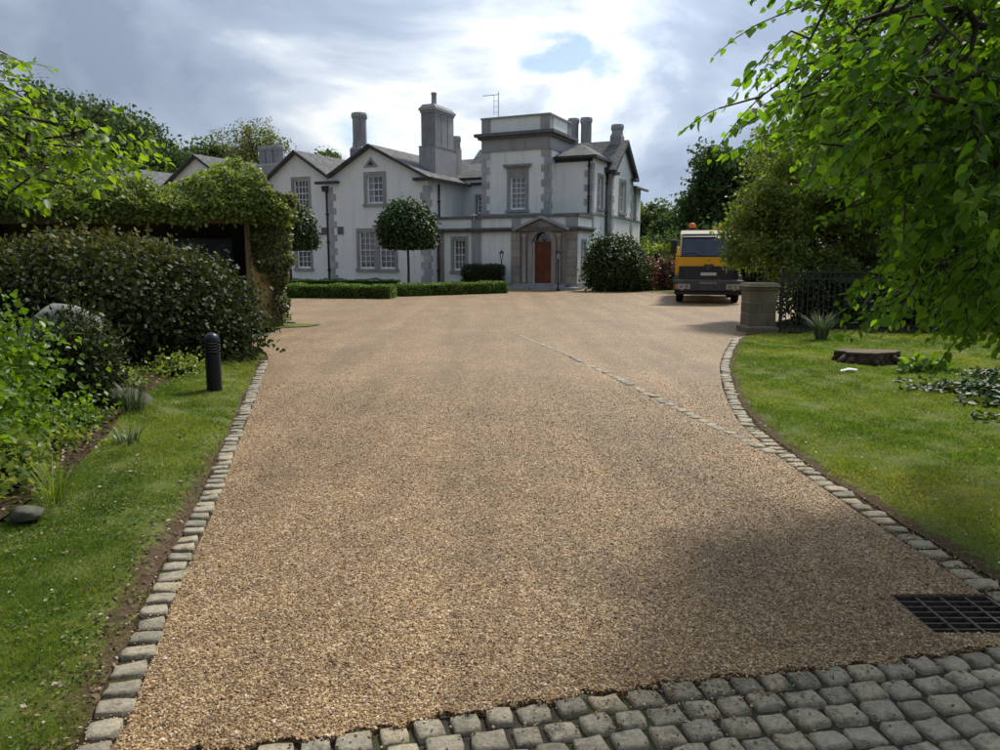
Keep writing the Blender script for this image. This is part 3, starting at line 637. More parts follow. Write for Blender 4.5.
def weeds(name, label, Gd, n, mat):
    P = scatter_on(Gd, n, .9); P = P[patch(P, 2.2, 31) > .25]; k = 5; P = np.repeat(P, k, 0); n = len(P); P = P + RNG.normal(size=(n, 3)) * np.array([.012, .012, .002]); P[:, 2] += .018
    tag(link_mesh(name, leaves_mesh(name, P, RNG.normal(size=(n, 3)) * np.array([1, 1, .3]), unit(RNG.normal(size=(n, 3)) * .35 + np.array([0, 0, 1])), .015 * (.6 + .8 * RNG.random(n)), 'oval', mat)), label, 'weeds', kind='stuff')
weeds('clover_weeds', 'low clover and daisy leaves in patches through the left grass', LG, 1100, L_GRASS); weeds('clover_weeds', 'low clover leaves in patches through the railing lawn', RG, 1800, L_GRASS)
litter('leaf_litter', 'brown bits and crumbs in the bare soil strip beside the left row of setts', LG[:9], 900, .020, L_LITTER, 1.2)
litter('clover_flowers', 'pale clover flowers and petals dotted in the left grass', LG, 260, .017, L_PETAL, cat='clover'); litter('clover_flowers', 'pale petals and flowers dotted over the railing lawn', RG, 420, .022, L_PETAL, cat='clover')
# pebbles of the gravel surface near the path end, instanced
def pebbles():
    n = 330000; y = 2.1 + (RNG.random(n) ** 1.9) * 8.5; x = RNG.uniform(-3.2, 3.4, n)
    lx = np.interp(y, [p[1] for p in LEFT], [p[0] for p in LEFT]); rx = np.interp(y, [p[1] for p in RIGHT], [p[0] for p in RIGHT])
    ey = np.interp(x, [p[0] for p in EDGE], [p[1] for p in EDGE])
    ey2 = ey + 0.016 * np.sin(x * 23) + 0.012 * np.sin(x * 61 + 1)
    spill = (ey2 - y) < np.abs(RNG.normal(size=n)) * 0.012
    loose = (RNG.random(n) < 0.30 * np.exp(-((x - .85) / .45) ** 2) + 0.03) & (ey - y < 0.42) & (RNG.random(n) < np.exp(-(ey - y) / .18))
    k = ((x > lx - 0.0 + .03 * RNG.random(n)) | ((x > lx - .12 - .22 * RNG.random(n)) & (RNG.random(n) < .16 + .14 * np.sin(y * 4.3) + .1 * np.sin(y * 11)))) & ((x < rx + .05 * RNG.normal(size=n).clip(-1, 2)) | ((x < rx + .3) & (RNG.random(n) < .22))) & ((y > ey2 - 0.006) | spill | loose) & (y > 1.9)
    k &= ~((x > GR[0]) & (y > GR[2]) & (y < GR[3]))
    ang = np.abs(x) < y * .72 + .2
    k &= ang & (RNG.random(len(x)) < np.clip((10.4 - y) / 5.0, 0, 1)); x, y, ey = x[k], y[k], ey[k]; n = len(x)
    z = np.where(y < ey - .01, 0.002, 0.0) + RNG.normal(size=n) * .0012
    # a few on the setts, and on the dirt strip along the left row
    me = bpy.data.meshes.new('gravel'); me.vertices.add(n); me.vertices.foreach_set('co', np.stack([x, y, z], 1).astype(np.float32).ravel())
    sz = 0.0031 * np.exp(RNG.normal(size=n) * .26) * np.clip(1 + (y - 4) * .05, 1, 1.35)
    def at(nm, typ, arr):
        a = me.attributes.new(nm, typ, 'POINT'); a.data.foreach_set('vector' if typ == 'FLOAT_VECTOR' else 'value', np.ascontiguousarray(arr, dtype=np.float32).ravel())
    at('tone', 'FLOAT', np.clip(RNG.beta(1.5, 1.7, n), 0, 1)); at('rot', 'FLOAT_VECTOR', np.stack([RNG.normal(size=n) * .5, RNG.normal(size=n) * .5, RNG.random(n) * 6.28], 1))
    at('siz', 'FLOAT_VECTOR', np.stack([sz * RNG.uniform(1.0, 1.9, n), sz * RNG.uniform(.9, 1.4, n), sz * RNG.uniform(.65, 1.0, n)], 1))
    o = link_mesh('gravel', me); tag(o, 'loose tan and brown pebbles over the driveway near the cobbles', 'gravel', kind='stuff')
    ng = bpy.data.node_groups.new('pebbles', 'GeometryNodeTree'); ng.interface.new_socket('Geometry', in_out='INPUT', socket_type='NodeSocketGeometry'); ng.interface.new_socket('Geometry', in_out='OUTPUT', socket_type='NodeSocketGeometry')
    N = ng.nodes.new; Lk = ng.links.new
    gi = N('NodeGroupInput'); go = N('NodeGroupOutput'); m2p = N('GeometryNodeMeshToPoints'); ins = N('GeometryNodeInstanceOnPoints')
    ico = N('GeometryNodeMeshIcoSphere'); ico.inputs['Subdivisions'].default_value = 2; ico.inputs['Radius'].default_value = 1
    sm = N('GeometryNodeSetShadeSmooth'); mt = N('GeometryNodeSetMaterial'); mt.inputs['Material'].default_value = M_PEBBLE
    Lk(ico.outputs['Mesh'], sm.inputs['Geometry']); Lk(sm.outputs[0], mt.inputs['Geometry'])
    def na(nm, typ):
        a = N('GeometryNodeInputNamedAttribute'); a.data_type = typ; a.inputs['Name'].default_value = nm; return a.outputs['Attribute']
    Lk(gi.outputs[0], m2p.inputs['Mesh']); Lk(m2p.outputs[0], ins.inputs['Points']); Lk(mt.outputs[0], ins.inputs['Instance'])
    e2r = N('FunctionNodeEulerToRotation'); Lk(na('rot', 'FLOAT_VECTOR'), e2r.inputs[0]); Lk(e2r.outputs[0], ins.inputs['Rotation'])
    Lk(na('siz', 'FLOAT_VECTOR'), ins.inputs['Scale']); Lk(ins.outputs[0], go.inputs[0])
    md = o.modifiers.new('pebbles', 'NODES'); md.node_group = ng; me.materials.append(M_PEBBLE)
pebbles()
# ================================================================== THE HOUSE
# local axes: x = along the entrance front (to the right), y = back into the house, z = up
HO = G(576.5, 290); HO[2] = 0
house = empty('manor_house', tuple(HO), -R(25))
tag(house, 'white rendered manor house with stone quoins, square entrance tower, gables and tall chimneys', 'house')
def TF(v0): return lambda x, y, z: (x, v0 + y, z)          # a wall facing the entrance side
def TS(u0): return lambda x, y, z: (u0 - y, x, z)          # a wall facing the right-hand side
def place(side, off, x, z):                                 # location and rotation of a part built facing -y
    return ((x, off, z), (0, 0, 0)) if side == 'F' else ((off, x, z), (0, 0, math.pi / 2))
def wall(name, side, off, outer, holes=(), reveal=0.22, mat=None, parent=house):
    T = TF(off) if side == 'F' else TS(off); bm = bmesh.new(); es = []
    for loop in [outer] + [[(a, c), (b, c), (b, d), (a, d)] for a, b, c, d in holes]:
        vs = [bm.verts.new(T(x, 0, z)) for x, z in loop]
        es += [bm.edges.new((vs[i], vs[(i + 1) % len(vs)])) for i in range(len(vs))]
    bmesh.ops.triangle_fill(bm, edges=es, use_beauty=True)
    for a, b, c, d in holes:
        r = [(a, c), (b, c), (b, d), (a, d)]
        f = [bm.verts.new(T(x, 0.001, z)) for x, z in r]; k = [bm.verts.new(T(x, reveal, z)) for x, z in r]
        for i in range(4): bm.faces.new((f[i], f[(i + 1) % 4], k[(i + 1) % 4], k[i]))
    me = bpy.data.meshes.new(name); bm.to_mesh(me); bm.free(); me.materials.append(mat or M_WALL); return link_mesh(name, me, parent)
def window(side, off, x0, x1, z0, z1, cols=3, rows=4, curtain=None, sur=0.16, sill=True, parent=house, hood=False):
    """a sash window built facing -y about its lower left corner"""
    w, h = x1 - x0, z1 - z0; loc, rot = place(side, off, x0, z0); fr = 0.07
    m = MB(); y0, y1 = 0.10, 0.17
    m.box(0, fr, y0, y1, 0, h); m.box(w - fr, w, y0, y1, 0, h); m.box(fr, w - fr, y0 + .002, y1, h - fr, h); m.box(fr, w - fr, y0 + .002, y1, 0, fr * 1.5); m.box(fr, w - fr, y0 - .02, y1 - .003, h / 2 - .025, h / 2 + .025)
    o = m.build('window', M_WHITE, parent, loc=loc, rot=rot)
    b = MB(); t = .017
    for i in range(1, cols):
        x = fr + (w - 2 * fr) * i / cols; b.box(x - t, x + t, y0 + .006, y1 - .01, fr * 1.5, h - fr)
    for half in ((fr * 1.5, h / 2 - .025), (h / 2 + .025, h - fr)):
        rr = rows // 2
        for j in range(1, rr): z = half[0] + (half[1] - half[0]) * j / rr; b.box(fr, w - fr, y0 + .009, y1 - .014, z - t, z + t)
    b.build('glazing_bars', M_WHITE, o)
    MB().add([(fr, .145, fr), (w - fr, .145, fr), (w - fr, .145, h - fr), (fr, .145, h - fr)], [(0, 1, 2, 3)]).build('pane', M_GLASS, o)
    if sur:
        s = MB(); p = -0.035; s.box(-sur, 0, p, .05, -.001, h + sur); s.box(w, w + sur, p, .05, -.001, h + sur); s.box(0, w, p, .05, h, h + sur); s.build('surround', M_STONE, o)
    if sill: MB().box(-sur - .05, w + sur + .05, -.10, .12, -.15, -.002).build('sill', M_STONE, o)
    if hood:
        k = MB(); k.box(-sur - .1, w + sur + .1, -.12, .04, h + sur + .28, h + sur + .36); k.box(-sur - .18, w + sur + .18, -.2, .04, h + sur + .362, h + sur + .46); k.box(-sur, w + sur, -.04, .04, h + sur + .002, h + sur + .278); k.build('hood', M_STONE, o)
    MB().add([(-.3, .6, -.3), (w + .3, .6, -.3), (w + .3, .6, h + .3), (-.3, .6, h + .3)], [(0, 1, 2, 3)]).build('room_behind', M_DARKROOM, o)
    if curtain:
        c = MB()
        def drape(xa, xb, za, zb):
            n = 22; vs = []
            for i in range(n + 1): x = xa + (xb - xa) * i / n; y = .24 + .018 * math.sin(i * 1.9); vs += [(x, y, za), (x, y, zb)]
            c.add(vs, [(2 * i, 2 * i + 2, 2 * i + 3, 2 * i + 1) for i in range(n)])
        if curtain == 'net': drape(.0, w, 0, h)
        elif curtain == 'sides': drape(0, w * .24, 0, h); drape(w * .76, w, 0, h)
        elif curtain == 'blind': drape(0, w, h * .55, h)
        c.build('curtain', M_CURTAIN, o, smooth=True)
    return o
def uvroof(name, quads, parent=house, mat=None, thick=0.07):
    """slate planes; each a list of corners starting along the eave, UV laid in metres along the slope"""
    bm = bmesh.new(); uv = bm.loops.layers.uv.new('UVMap')
    for q in quads:
        P = [Vector(p) for p in q]; n = (P[1] - P[0]).cross(P[2] - P[0]).normalized()
        if n.z < 0: n = -n
        e = (P[1] - P[0]).normalized(); s = n.cross(e)
        top = [bm.verts.new(p) for p in P]; bot = [bm.verts.new(p - n * thick) for p in P]; k = len(P)
        fs = [bm.faces.new(top), bm.faces.new(bot[::-1])] + [bm.faces.new((top[i], bot[i], bot[(i + 1) % k], top[(i + 1) % k])) for i in range(k)]
        for f in fs:
            for lp in f.loops: d = lp.vert.co - P[0]; lp[uv].uv = (d.dot(e) + 31, d.dot(s) + 31)
    bmesh.ops.recalc_face_normals(bm, faces=bm.faces)
    me = bpy.data.meshes.new(name); bm.to_mesh(me); bm.free(); me.materials.append(mat or M_SLATE); return link_mesh(name, me, parent)
def slab(name, pts, th, mat, parent=house):
    m = MB()
    for (x0, x1, y0, y1, z0, z1) in pts: m.box(x0, x1, y0, y1, z0, z1)
    return m.build(name, mat, parent)
QA = MB().box(-.02, .46, -.025, .3, 0, .34).mesh('quoin', M_CORNER); QB = MB().box(-.02, .26, -.025, .3, 0, .34).mesh('quoin', M_CORNER)
def quoins(side, off, x, z0, z1, direction, start=0, both=True):
    """stones up a corner, long and short in turn; direction +1 runs towards +x from the corner"""
    n = int((z1 - z0) / .36)
    for i in range(n):
        me = (QA, QB)[(i + start) % 2]; loc, rot = place(side, off, x, z0 + i * (z1 - z0) / n)
        o = link_mesh('quoin', me, house, loc, rot); o.scale = (direction, 1, (z1 - z0) / n / .36 * 1.0)
def pipe(side, off, x, z0, z1, r=.055, hopper=True):
    T = TF(off) if side == 'F' else TS(off)
    m = MB(T); m.cyl((x, -.09, z0), (x, -.09, z1), r, 8)
    o = m.build('drainpipe', M_LEAD, house, smooth=True)
    if hopper: MB(T).taper(x - .2, x + .2, -.24, -.005, z1 - .05, z1 + .26, -.05, 0).build('hopper', M_LEAD, o)
    for z in np.arange(z0 + .8, z1, 1.6): MB(T).box(x - .09, x + .09, -.16, 0, z, z + .06).build('bracket', M_LEAD, o)
def verge(a, b, y0, y1, th=.16, name='bargeboard'):
    """sloping board along a gable edge, a and b are (x,z)"""
    d = Vector((b[0] - a[0], b[1] - a[1])).normalized(); n = Vector((-d.y, d.x)) * th
    if n.y > 0: n = -n
    return MB().prism([a, b, (b[0] + n.x, b[1] + n.y), (a[0] + n.x, a[1] + n.y)], y0, y1).build(name, M_TRIM, house)

# --- right gable of the wing
VW = -1.0
A1, L1, R1 = (-11.7, 7.66), (-14.62, 6.12), (-8.14, 5.88)
wall('wall', 'F', VW, [(L1[0], 0), (R1[0], 0), (R1[0], R1[1]), A1, L1], [(-12.02, -10.95, 4.60, 6.12), (-12.66, -11.62, 1.02, 3.10), (-11.30, -10.26, 1.02, 3.10)])
wall('wall', 'S', R1[0], [(VW, 0), (3.2, 0), (3.2, 5.88), (VW, 5.88)])
window('F', VW, -12.02, -10.95, 4.60, 6.12, 3, 4, 'sides', .2)
window('F', VW, -12.66, -11.62, 1.02, 3.10, 3, 6, 'net', .17); window('F', VW, -11.30, -10.26, 1.02, 3.10, 3, 6, 'net', .17)
MB().prism([(-12.2, 6.58), (-11.25, 6.58), (-11.72, 7.12)], VW - .04, VW + .05).build('gable_vent', M_STONE, house)
MB().prism([(-11.93, 6.68), (-11.52, 6.68), (-11.72, 6.93)], VW - .05, VW - .041).build('gable_vent', M_TRIM, house)
verge((L1[0] + .06, L1[1] + .10), (A1[0], A1[1] + .12), VW - .28, VW - .08); verge((A1[0], A1[1] + .12), (R1[0] + .35, R1[1] - .03), VW - .28, VW - .08)
# roof planes of both gables
A2, L2, R2 = (-17.2, 7.70), (-19.75, 6.02), (-14.62, 6.12); VL = -0.6
uvroof('roof', [[(R1[0] + .42, VW - .3, R1[1] - .08), (R1[0] + .42, 8, R1[1] - .08), (A1[0], 8, A1[1] + .14), (A1[0], VW - .3, A1[1] + .14)],
                [(L1[0], VW - .3, L1[1] + .11), (L1[0], 8, L1[1] + .11), (A1[0], 8, A1[1] + .14), (A1[0], VW - .3, A1[1] + .14)]])
uvroof('roof', [[(R2[0], VL - .3, R2[1] + .08), (R2[0], 8, R2[1] + .08), (A2[0], 8, A2[1] + .14), (A2[0], VL - .3, A2[1] + .14)],
                [(L2[0] - .35, VL - .3, L2[1] - .12), (L2[0] - .35, 8, L2[1] - .12), (A2[0], 8, A2[1] + .14), (A2[0], VL - .3, A2[1] + .14)]])
slab('gutter', [(R1[0] + .34, R1[0] + .5, VW - .35, 3.1, R1[1] - .2, R1[1] - .05)], 0, M_LEAD)
slab('eaves_return', [(R1[0] - .75, R1[0] + .42, VW - .3, VW - .002, R1[1] - .17, R1[1] - .02)], 0, M_TRIM)
slab('eaves_return', [(L1[0] - .8, L1[0] + .75, VW - .3, VW - .002, L1[1] - .34, L1[1] - .2)], 0, M_TRIM)
quoins('F', VW, R1[0], .3, 5.5, -1); quoins('S', R1[0], VW, .3, 5.5, 1, 1)
quoins('F', VW, L1[0], .3, 5.6, 1)
wall('wall', 'F', VL, [(L2[0], 0), (R2[0], 0), (R2[0], R2[1]), A2, L2], [(-17.5, -16.42, 4.60, 6.15), (-17.46, -16.44, 1.02, 3.0)])
wall('wall', 'S', L1[0] + .002, [(VW, 0), (VL, 0), (VL, 6.0), (VW, 6.0)])
MB().add([(L1[0], VW, 0), (L1[0], VL, 0), (L1[0], VL, 6.05), (L1[0], VW, 6.05)], [(0, 1, 2, 3)]).build('wall', M_WALL, house)
window('F', VL, -17.5, -16.42, 4.60, 6.15, 4, 4, 'sides', .17); window('F', VL, -17.46, -16.44, 1.02, 3.0, 3, 6, 'net', .17)
verge((L2[0] - .3, L2[1] - .07), (A2[0], A2[1] + .12), VL - .28, VL - .08); verge((A2[0], A2[1] + .12), (R2[0] - .02, R2[1] + .06), VL - .28, VL - .08)
slab('eaves_return', [(L2[0] - .35, L2[0] + .7, VL - .28, VL - .002, L2[1] - .2, L2[1] - .06)], 0, M_TRIM)
pipe('F', VL, L1[0] - .44, .1, 5.45)
for x, v in ((-13.9, VW), (-15.35, VL)):
    g = slab('air_vent', [(x - .22, x + .22, v - .03, v + .02, 2.95, 3.4)], 0, M_STONE)
    for k in range(4): slab('vent_slat', [(x - .18, x + .18, v - .05, v - .031, 3.0 + k * .095, 3.05 + k * .095)], 0, M_TRIM, g)
MB().add([(L2[0], VL, 0), (L2[0], 7, 0), (L2[0], 7, 6.0), (L2[0], VL, 6.0)], [(0, 1, 2, 3)]).build('wall', M_WALL, house)
# --- lower gables further along the wing
for (uc, hw, za, ze, vv) in ((-25.1, 2.95, 7.92, 6.1, -.6), (-32.1, 2.95, 7.5, 5.75, -.6)):
    wall('wall', 'F', vv, [(uc - hw, 0), (uc + hw, 0), (uc + hw, ze), (uc, za), (uc - hw, ze)])
    uvroof('roof', [[(uc + hw + .35, vv - .3, ze - .12), (uc + hw + .35, 9, ze - .12), (uc, 9, za + .14), (uc, vv - .3, za + .14)], [(uc - hw - .35, vv - .3, ze - .12), (uc - hw - .35, 9, ze - .12), (uc, 9, za + .14), (uc, vv - .3, za + .14)]])
    verge((uc - hw - .3, ze - .07), (uc, za + .12), vv - .28, vv - .08); verge((uc, za + .12), (uc + hw + .3, ze - .07), vv - .28, vv - .08)
    MB().add([(uc + hw, vv, 0), (uc + hw, 9, 0), (uc + hw, 9, ze), (uc + hw, vv, ze)], [(0, 1, 2, 3)]).build('wall', M_WALL, house)
wall('wall', 'F', 1.5, [(-22.15, 0), (L2[0], 0), (L2[0], 5.6), (-22.15, 5.6)])
wall('wall', 'F', 1.5, [(-29.2, 0), (-28.05, 0), (-28.05, 5.4), (-29.2, 5.4)])
# --- single-storey entrance range
wall('wall', 'F', 0, [(R1[0] + .002, 0), (0, 0), (0, 3.78), (R1[0] + .002, 3.78)], [(-7.12, -6.40, .95, 2.62), (-2.42, -1.36, .3, 3.0)], .3)
wall('wall', 'S', 0, [(0, 0), (2.3, 0), (2.3, 3.78), (0, 3.78)], [(.78, 1.28, .82, 2.45)])
window('F', 0, -7.12, -6.40, .95, 2.62, 3, 4, 'net', .17); window('S', 0, .78, 1.28, .82, 2.45, 2, 4, 'sides', .14)
MB().box(R1[0], -.002, .002, 3.2, 3.5, 3.6).build('flat_roof', M_TRIM, house)
slab('cornice', [(R1[0], .16, -.16, .0, 2.98, 3.10), (R1[0], .26, -.26, .0, 3.102, 3.20), (0.0, .16, .0, 2.3, 2.98, 3.10), (0.0, .26, .0, 2.3, 3.102, 3.20)], 0, M_CORNICE)
slab('parapet_coping', [(R1[0], .10, -.10, .18, 3.70, 3.84), (-.18, .10, .18, 2.3, 3.70, 3.84)], 0, M_CORNICE)
slab('plinth', [(R1[0], -3.7, -.05, 0, 0, .32)], 0, M_STONE); slab('plinth', [(0, .05, 0, 2.3, 0, .32)], 0, M_STONE)
slab('pilaster', [(-6.0, -5.46, -.06, .0, .0, 2.978)], 0, M_QUOIN); slab('pilaster', [(-6.0, -5.46, -.05, .0, 3.203, 3.698)], 0, M_QUOIN)
slab('pilaster', [(-3.62, -3.12, -.05, .0, 3.203, 3.698)], 0, M_QUOIN); slab('pilaster', [(-.62, .04, -.06, .0, 3.203, 3.698)], 0, M_QUOIN)
slab('pilaster', [(-8.05, -7.72, -.05, .0, .32, 2.978)], 0, M_PORCH)
pipe('F', 0, -8.02, .1, 2.95, .05, False)
# stone porch front: blocks of the two piers, columns, arch and pediment
for (xa, xb) in ((-3.64, -3.10), (-.52, .05)):
    for k in range(6): MB().box(xa + .012, xb - .012, -.13, .0, .30 + k * .445, .30 + k * .445 + .42).build('stone_block', M_PORCH, house, bevel=.015)
    MB().box(xa + .03, xb - .03, -.10, -.0, .30, 2.97).build('pier_joint', M_STONE, house)
ydoor = .24; cx = -1.89; rd = .53
col = MB()
for x in (-2.86, -.92):
    c = MB(); c.lathe([(.13, .3), (.13, .42), (.10, .46), (.095, 1.4), (.085, 2.62), (.12, 2.68), (.14, 2.74), (.14, 2.84)], 14, (x, -.16)); c.build('column', M_PORCH, house, smooth=True)
n = 20; arc = [(cx + (rd + .002) * math.cos(math.pi * i / n), 2.42 + (rd + .002) * math.sin(math.pi * i / n)) for i in range(n + 1)]
arco = [(cx + (rd + .24) * math.cos(math.pi * i / n), 2.42 + (rd + .24) * math.sin(math.pi * i / n)) for i in range(n + 1)]
for i in range(0, n, 2):
    MB().prism([arc[i], arco[i], arco[i + 1], arco[i + 2], arc[i + 2], arc[i + 1]], -.12, .2).build('voussoir', M_PORCH, house)
for s in (-1, 1): MB().box(*sorted((cx + s * (rd + .002), cx + s * (rd + .24))), -.12, .2, .3, 2.418).build('door_jamb', M_PORCH, house)
# spandrel wall round the arch
sp = [(-3.10, .3), (cx - rd - .24, .3), (cx - rd - .24, 2.42)] + arco[::-1][1:-1] + [(cx + rd + .24, 2.42), (cx + rd + .24, .3), (-.52, .3), (-.52, 2.975), (-3.10, 2.975)]
wall('porch_wall', 'F', -.07, sp, [], mat=M_PORCH)
pd = MB(); pd.prism([(-3.24, 3.02), (-.54, 3.02), (-1.89, 3.56)], -.2, -.01); pd.build('pediment', M_PORCH, house)
for a, b in (((-3.42, 3.0), (-1.89, 3.63)), ((-1.89, 3.63), (-.36, 3.0))):
    d = Vector((b[0] - a[0], b[1] - a[1])).normalized(); nn = Vector((-d.y, d.x)) * .13
    MB().prism([a, b, (b[0] + nn.x, b[1] + nn.y), (a[0] + nn.x, a[1] + nn.y)], -.36, -.005).build('pediment_moulding', M_STONE, house)
door = MB().box(cx - rd, cx + rd, ydoor, ydoor + .06, .3, 2.40).build('door', M_DOOR, house)
for s in (-1, 1):
    for (za, zb) in ((.42, 1.0), (1.12, 1.62), (1.74, 2.3)):
        xa, xb = sorted((cx + s * .05, cx + s * (rd - .07))); q = MB(); q.box(xa, xb, ydoor - .012, ydoor, za, zb); q.box(xa + .06, xb - .06, ydoor - .026, ydoor - .0125, za + .06, zb - .06); q.build('panel', M_DOOR, door)
MB().box(cx - .008, cx + .008, ydoor - .006, ydoor - .0005, .3, 2.4).build('meeting_stile', M_TRIM, door)
q = MB(); q.lathe([(.025, 0), (.035, .03), (.02, .06)], 10); q.build('door_knob', M_STEEL, door, loc=(cx + .06, ydoor - .03, 1.25), rot=(math.pi / 2, 0, 0))
MB().box(cx - rd, cx + rd, ydoor - .04, ydoor + .05, 2.402, 2.47).build('transom', M_DOOR, house)
fan = MB().prism([(x, max(z, 2.47)) for x, z in arc], ydoor + .02, ydoor + .03).build('fanlight', M_GLASS, house)
for i in range(1, 6):
    a = math.pi * i / 6; MB().tube([(cx, ydoor + .01, 2.48), (cx + rd * math.cos(a), ydoor + .01, 2.44 + rd * math.sin(a))], .012, 4).build('fanlight_bar', M_TRIM, fan)
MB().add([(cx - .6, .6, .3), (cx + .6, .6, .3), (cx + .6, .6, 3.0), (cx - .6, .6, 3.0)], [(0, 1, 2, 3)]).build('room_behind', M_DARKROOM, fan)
slab('doorstep', [(-3.9, .25, -.95, -.0, .0, .15)], 0, M_STONE); slab('doorstep', [(-3.3, -.4, -.6, -.0, .151, .295)], 0, M_STONE)
MB().box(-2.5, -1.28, .0, .3, .2, .299).build('threshold', M_STONE, house)
# --- the tower
TU0, TU1, TV0, TV1 = -6.11, -2.14, 1.5, 4.8
wall('wall', 'F', TV0, [(TU0, 3.55), (TU1, 3.55), (TU1, 8.2), (TU0, 8.2)], [(-4.40, -3.52, 4.22, 5.95)])
wall('wall', 'S', TU1, [(TV0, 3.55), (TV1, 3.55), (TV1, 8.2), (TV0, 8.2)])
MB().add([(TU0, TV0, 3.55), (TU0, TV1, 3.55), (TU0, TV1, 8.2), (TU0, TV0, 8.2)], [(0, 1, 2, 3)]).build('wall', M_WALL, house)
MB().add([(TU0, TV1, 3.55), (TU1, TV1, 3.55), (TU1, TV1, 8.2), (TU0, TV1, 8.2)], [(0, 1, 2, 3)]).build('wall', M_WALL, house)
window('F', TV0, -4.40, -3.52, 4.22, 5.95, 3, 6, 'net', .2, hood=True)
def ring(z0, z1, p, name, mat):
    slab(name, [(TU0 - p, TU1 + p, TV0 - p, TV0 + .0, z0, z1), (TU0 - p, TU1 + p, TV1, TV1 + p, z0, z1), (TU0 - p, TU0, TV0, TV1, z0, z1), (TU1, TU1 + p, TV0, TV1, z0, z1)], 0, mat)
ring(7.33, 7.45, .07, 'string_course', M_STONE); ring(7.452, 7.98, .025, 'frieze', M_CORNER); ring(7.982, 8.12, .18, 'cornice', M_CORNICE); ring(8.122, 8.28, .34, 'cornice', M_CORNICE)
pt = .02
slab('tower_parapet', [(TU0 + pt, TU1 - pt, TV0 + pt, TV0 + .3, 8.2, 9.05), (TU0 + pt, TU1 - pt, TV1 - .3, TV1 - pt, 8.2, 9.05), (TU0 + pt, TU0 + .3, TV0 + .3, TV1 - .3, 8.2, 9.05), (TU1 - .3, TU1 - pt, TV0 + .3, TV1 - .3, 8.2, 9.05)], 0, M_WALL)
for x0, x1, y0, y1 in ((TU0 - .02, TU0 + .5, TV0 - .02, TV0 + .32), (TU1 - .52, TU1 + .02, TV0 - .02, TV0 + .52), (TU1 - .32, TU1 + .02, TV1 - .5, TV1 + .02)):
    MB().box(x0, x1, y0, y1, 8.285, 9.048).build('parapet_pier', M_QUOIN, house)
slab('parapet_coping', [(TU0 - .06, TU1 + .06, TV0 - .06, TV0 + .34, 9.051, 9.14), (TU0 - .06, TU1 + .06, TV1 - .34, TV1 + .06, 9.051, 9.14), (TU0 - .06, TU0 + .34, TV0 + .34, TV1 - .34, 9.051, 9.14), (TU1 - .34, TU1 + .06, TV0 + .34, TV1 - .34, 9.051, 9.14)], 0, M_STONE)
MB().box(TU0 + .3, TU1 - .3, TV0 + .3, TV1 - .3, 8.2, 8.3).build('flat_roof', M_TRIM, house)
quoins('F', TV0, TU0, 3.85, 7.32, 1); quoins('F', TV0, TU1, 3.85, 7.32, -1); quoins('S', TU1, TV0, 3.85, 7.32, 1, 1)
slab('string_course', [(TU0 - .05, TU1 + .05, TV0 - .1, TV0, 3.88, 4.02)], 0, M_STONE)
ae = MB(); ae.cyl((-5.35, 2.0, 8.3), (-5.35, 2.0, 10.55), .022, 6); ae.cyl((-5.35, 2.0, 10.42), (-6.3, 2.0, 10.42), .016, 5); ae.cyl((-5.62, 2.0, 9.35), (-5.62, 2.0, 10.4), .012, 5)
for z in (9.5, 9.8, 10.1): ae.cyl((-5.35, 2.0, z), (-5.65, 2.0, z), .010, 5)
for x in (-5.6, -5.8, -6.0, -6.2): ae.cyl((x, 1.85, 10.42), (x, 2.15, 10.42), .008, 4)
ae.build('aerial', M_STEEL, house)
# --- link behind the parapet
wall('wall', 'F', 3.2, [(R1[0], 3.5), (TU0, 3.5), (TU0, 5.9), (R1[0], 5.9)], [(-7.28, -6.72, 4.16, 5.14)])
window('F', 3.2, -7.28, -6.72, 4.16, 5.14, 3, 4, None, .12)
uvroof('roof', [[(R1[0] - 2.5, 3.35, 6.25), (TU0, 3.35, 6.25), (TU0, 6.6, 7.75), (R1[0] - 2.5, 6.6, 7.75)]])
slab('gutter', [(R1[0] + .5, TU0 - .002, 3.0, 3.199, 5.78, 5.92), (R1[0] - .3, TU0 - .002, 3.22, 3.5, 6.10, 6.24)], 0, M_LEAD); slab('wall', [(R1[0] - .3, TU0, 3.3, 3.5, 5.9, 6.1)], 0, M_WALL)
pipe('S', R1[0], .1, 3.85, 5.6, .05, False)
# white flood lamp on the parapet
fl = MB(); fl.box(-5.95, -5.65, -.22, -.02, 3.86, 3.90); fl.lathe([(.02, 3.62), (.02, 3.88), (.06, 3.9), (.03, 3.95)], 8, (-5.8, -.12)); fl.build('parapet_lamp', M_WHITE, house)
# --- right-hand range
VR = 2.3; ER = 6.86
wall('wall', 'F', VR, [(TU1, 0), (0, 0), (0, ER), (TU1, ER)])
wall('wall', 'S', 0, [(VR, 0), (4.8, 0), (4.8, ER), (VR, ER)], [(3.3, 4.02, 4.3, 6.0)])
window('S', 0, 3.3, 4.02, 4.3, 6.0, 2, 4, 'net', .15)
UB = .3; VB0, VB1, VA = 4.8, 9.2, 7.0
wall('wall', 'S', UB, [(VB0, 0), (VB1, 0), (VB1, 6.5), (VA, 8.22), (VB0, 6.5)], [(6.45, 7.5, 4.25, 5.95), (6.5, 7.45, .8, 2.6)])
window('S', UB, 6.45, 7.5, 4.25, 5.95, 3, 4, 'sides', .18); window('S', UB, 6.5, 7.45, .8, 2.6, 3, 4, 'sides', .18)
wall('wall', 'F', VB0, [(-.01, 0), (UB, 0), (UB, 6.6), (-.01, 6.6)])
wall('wall', 'S', 0.001, [(VB1, 0), (12.3, 0), (12.3, 6.0), (VB1, 6.0)], [(10.2, 11.0, 4.2, 5.7)])
window('S', 0.001, 10.2, 11.0, 4.2, 5.7, 2, 4, None, .15)
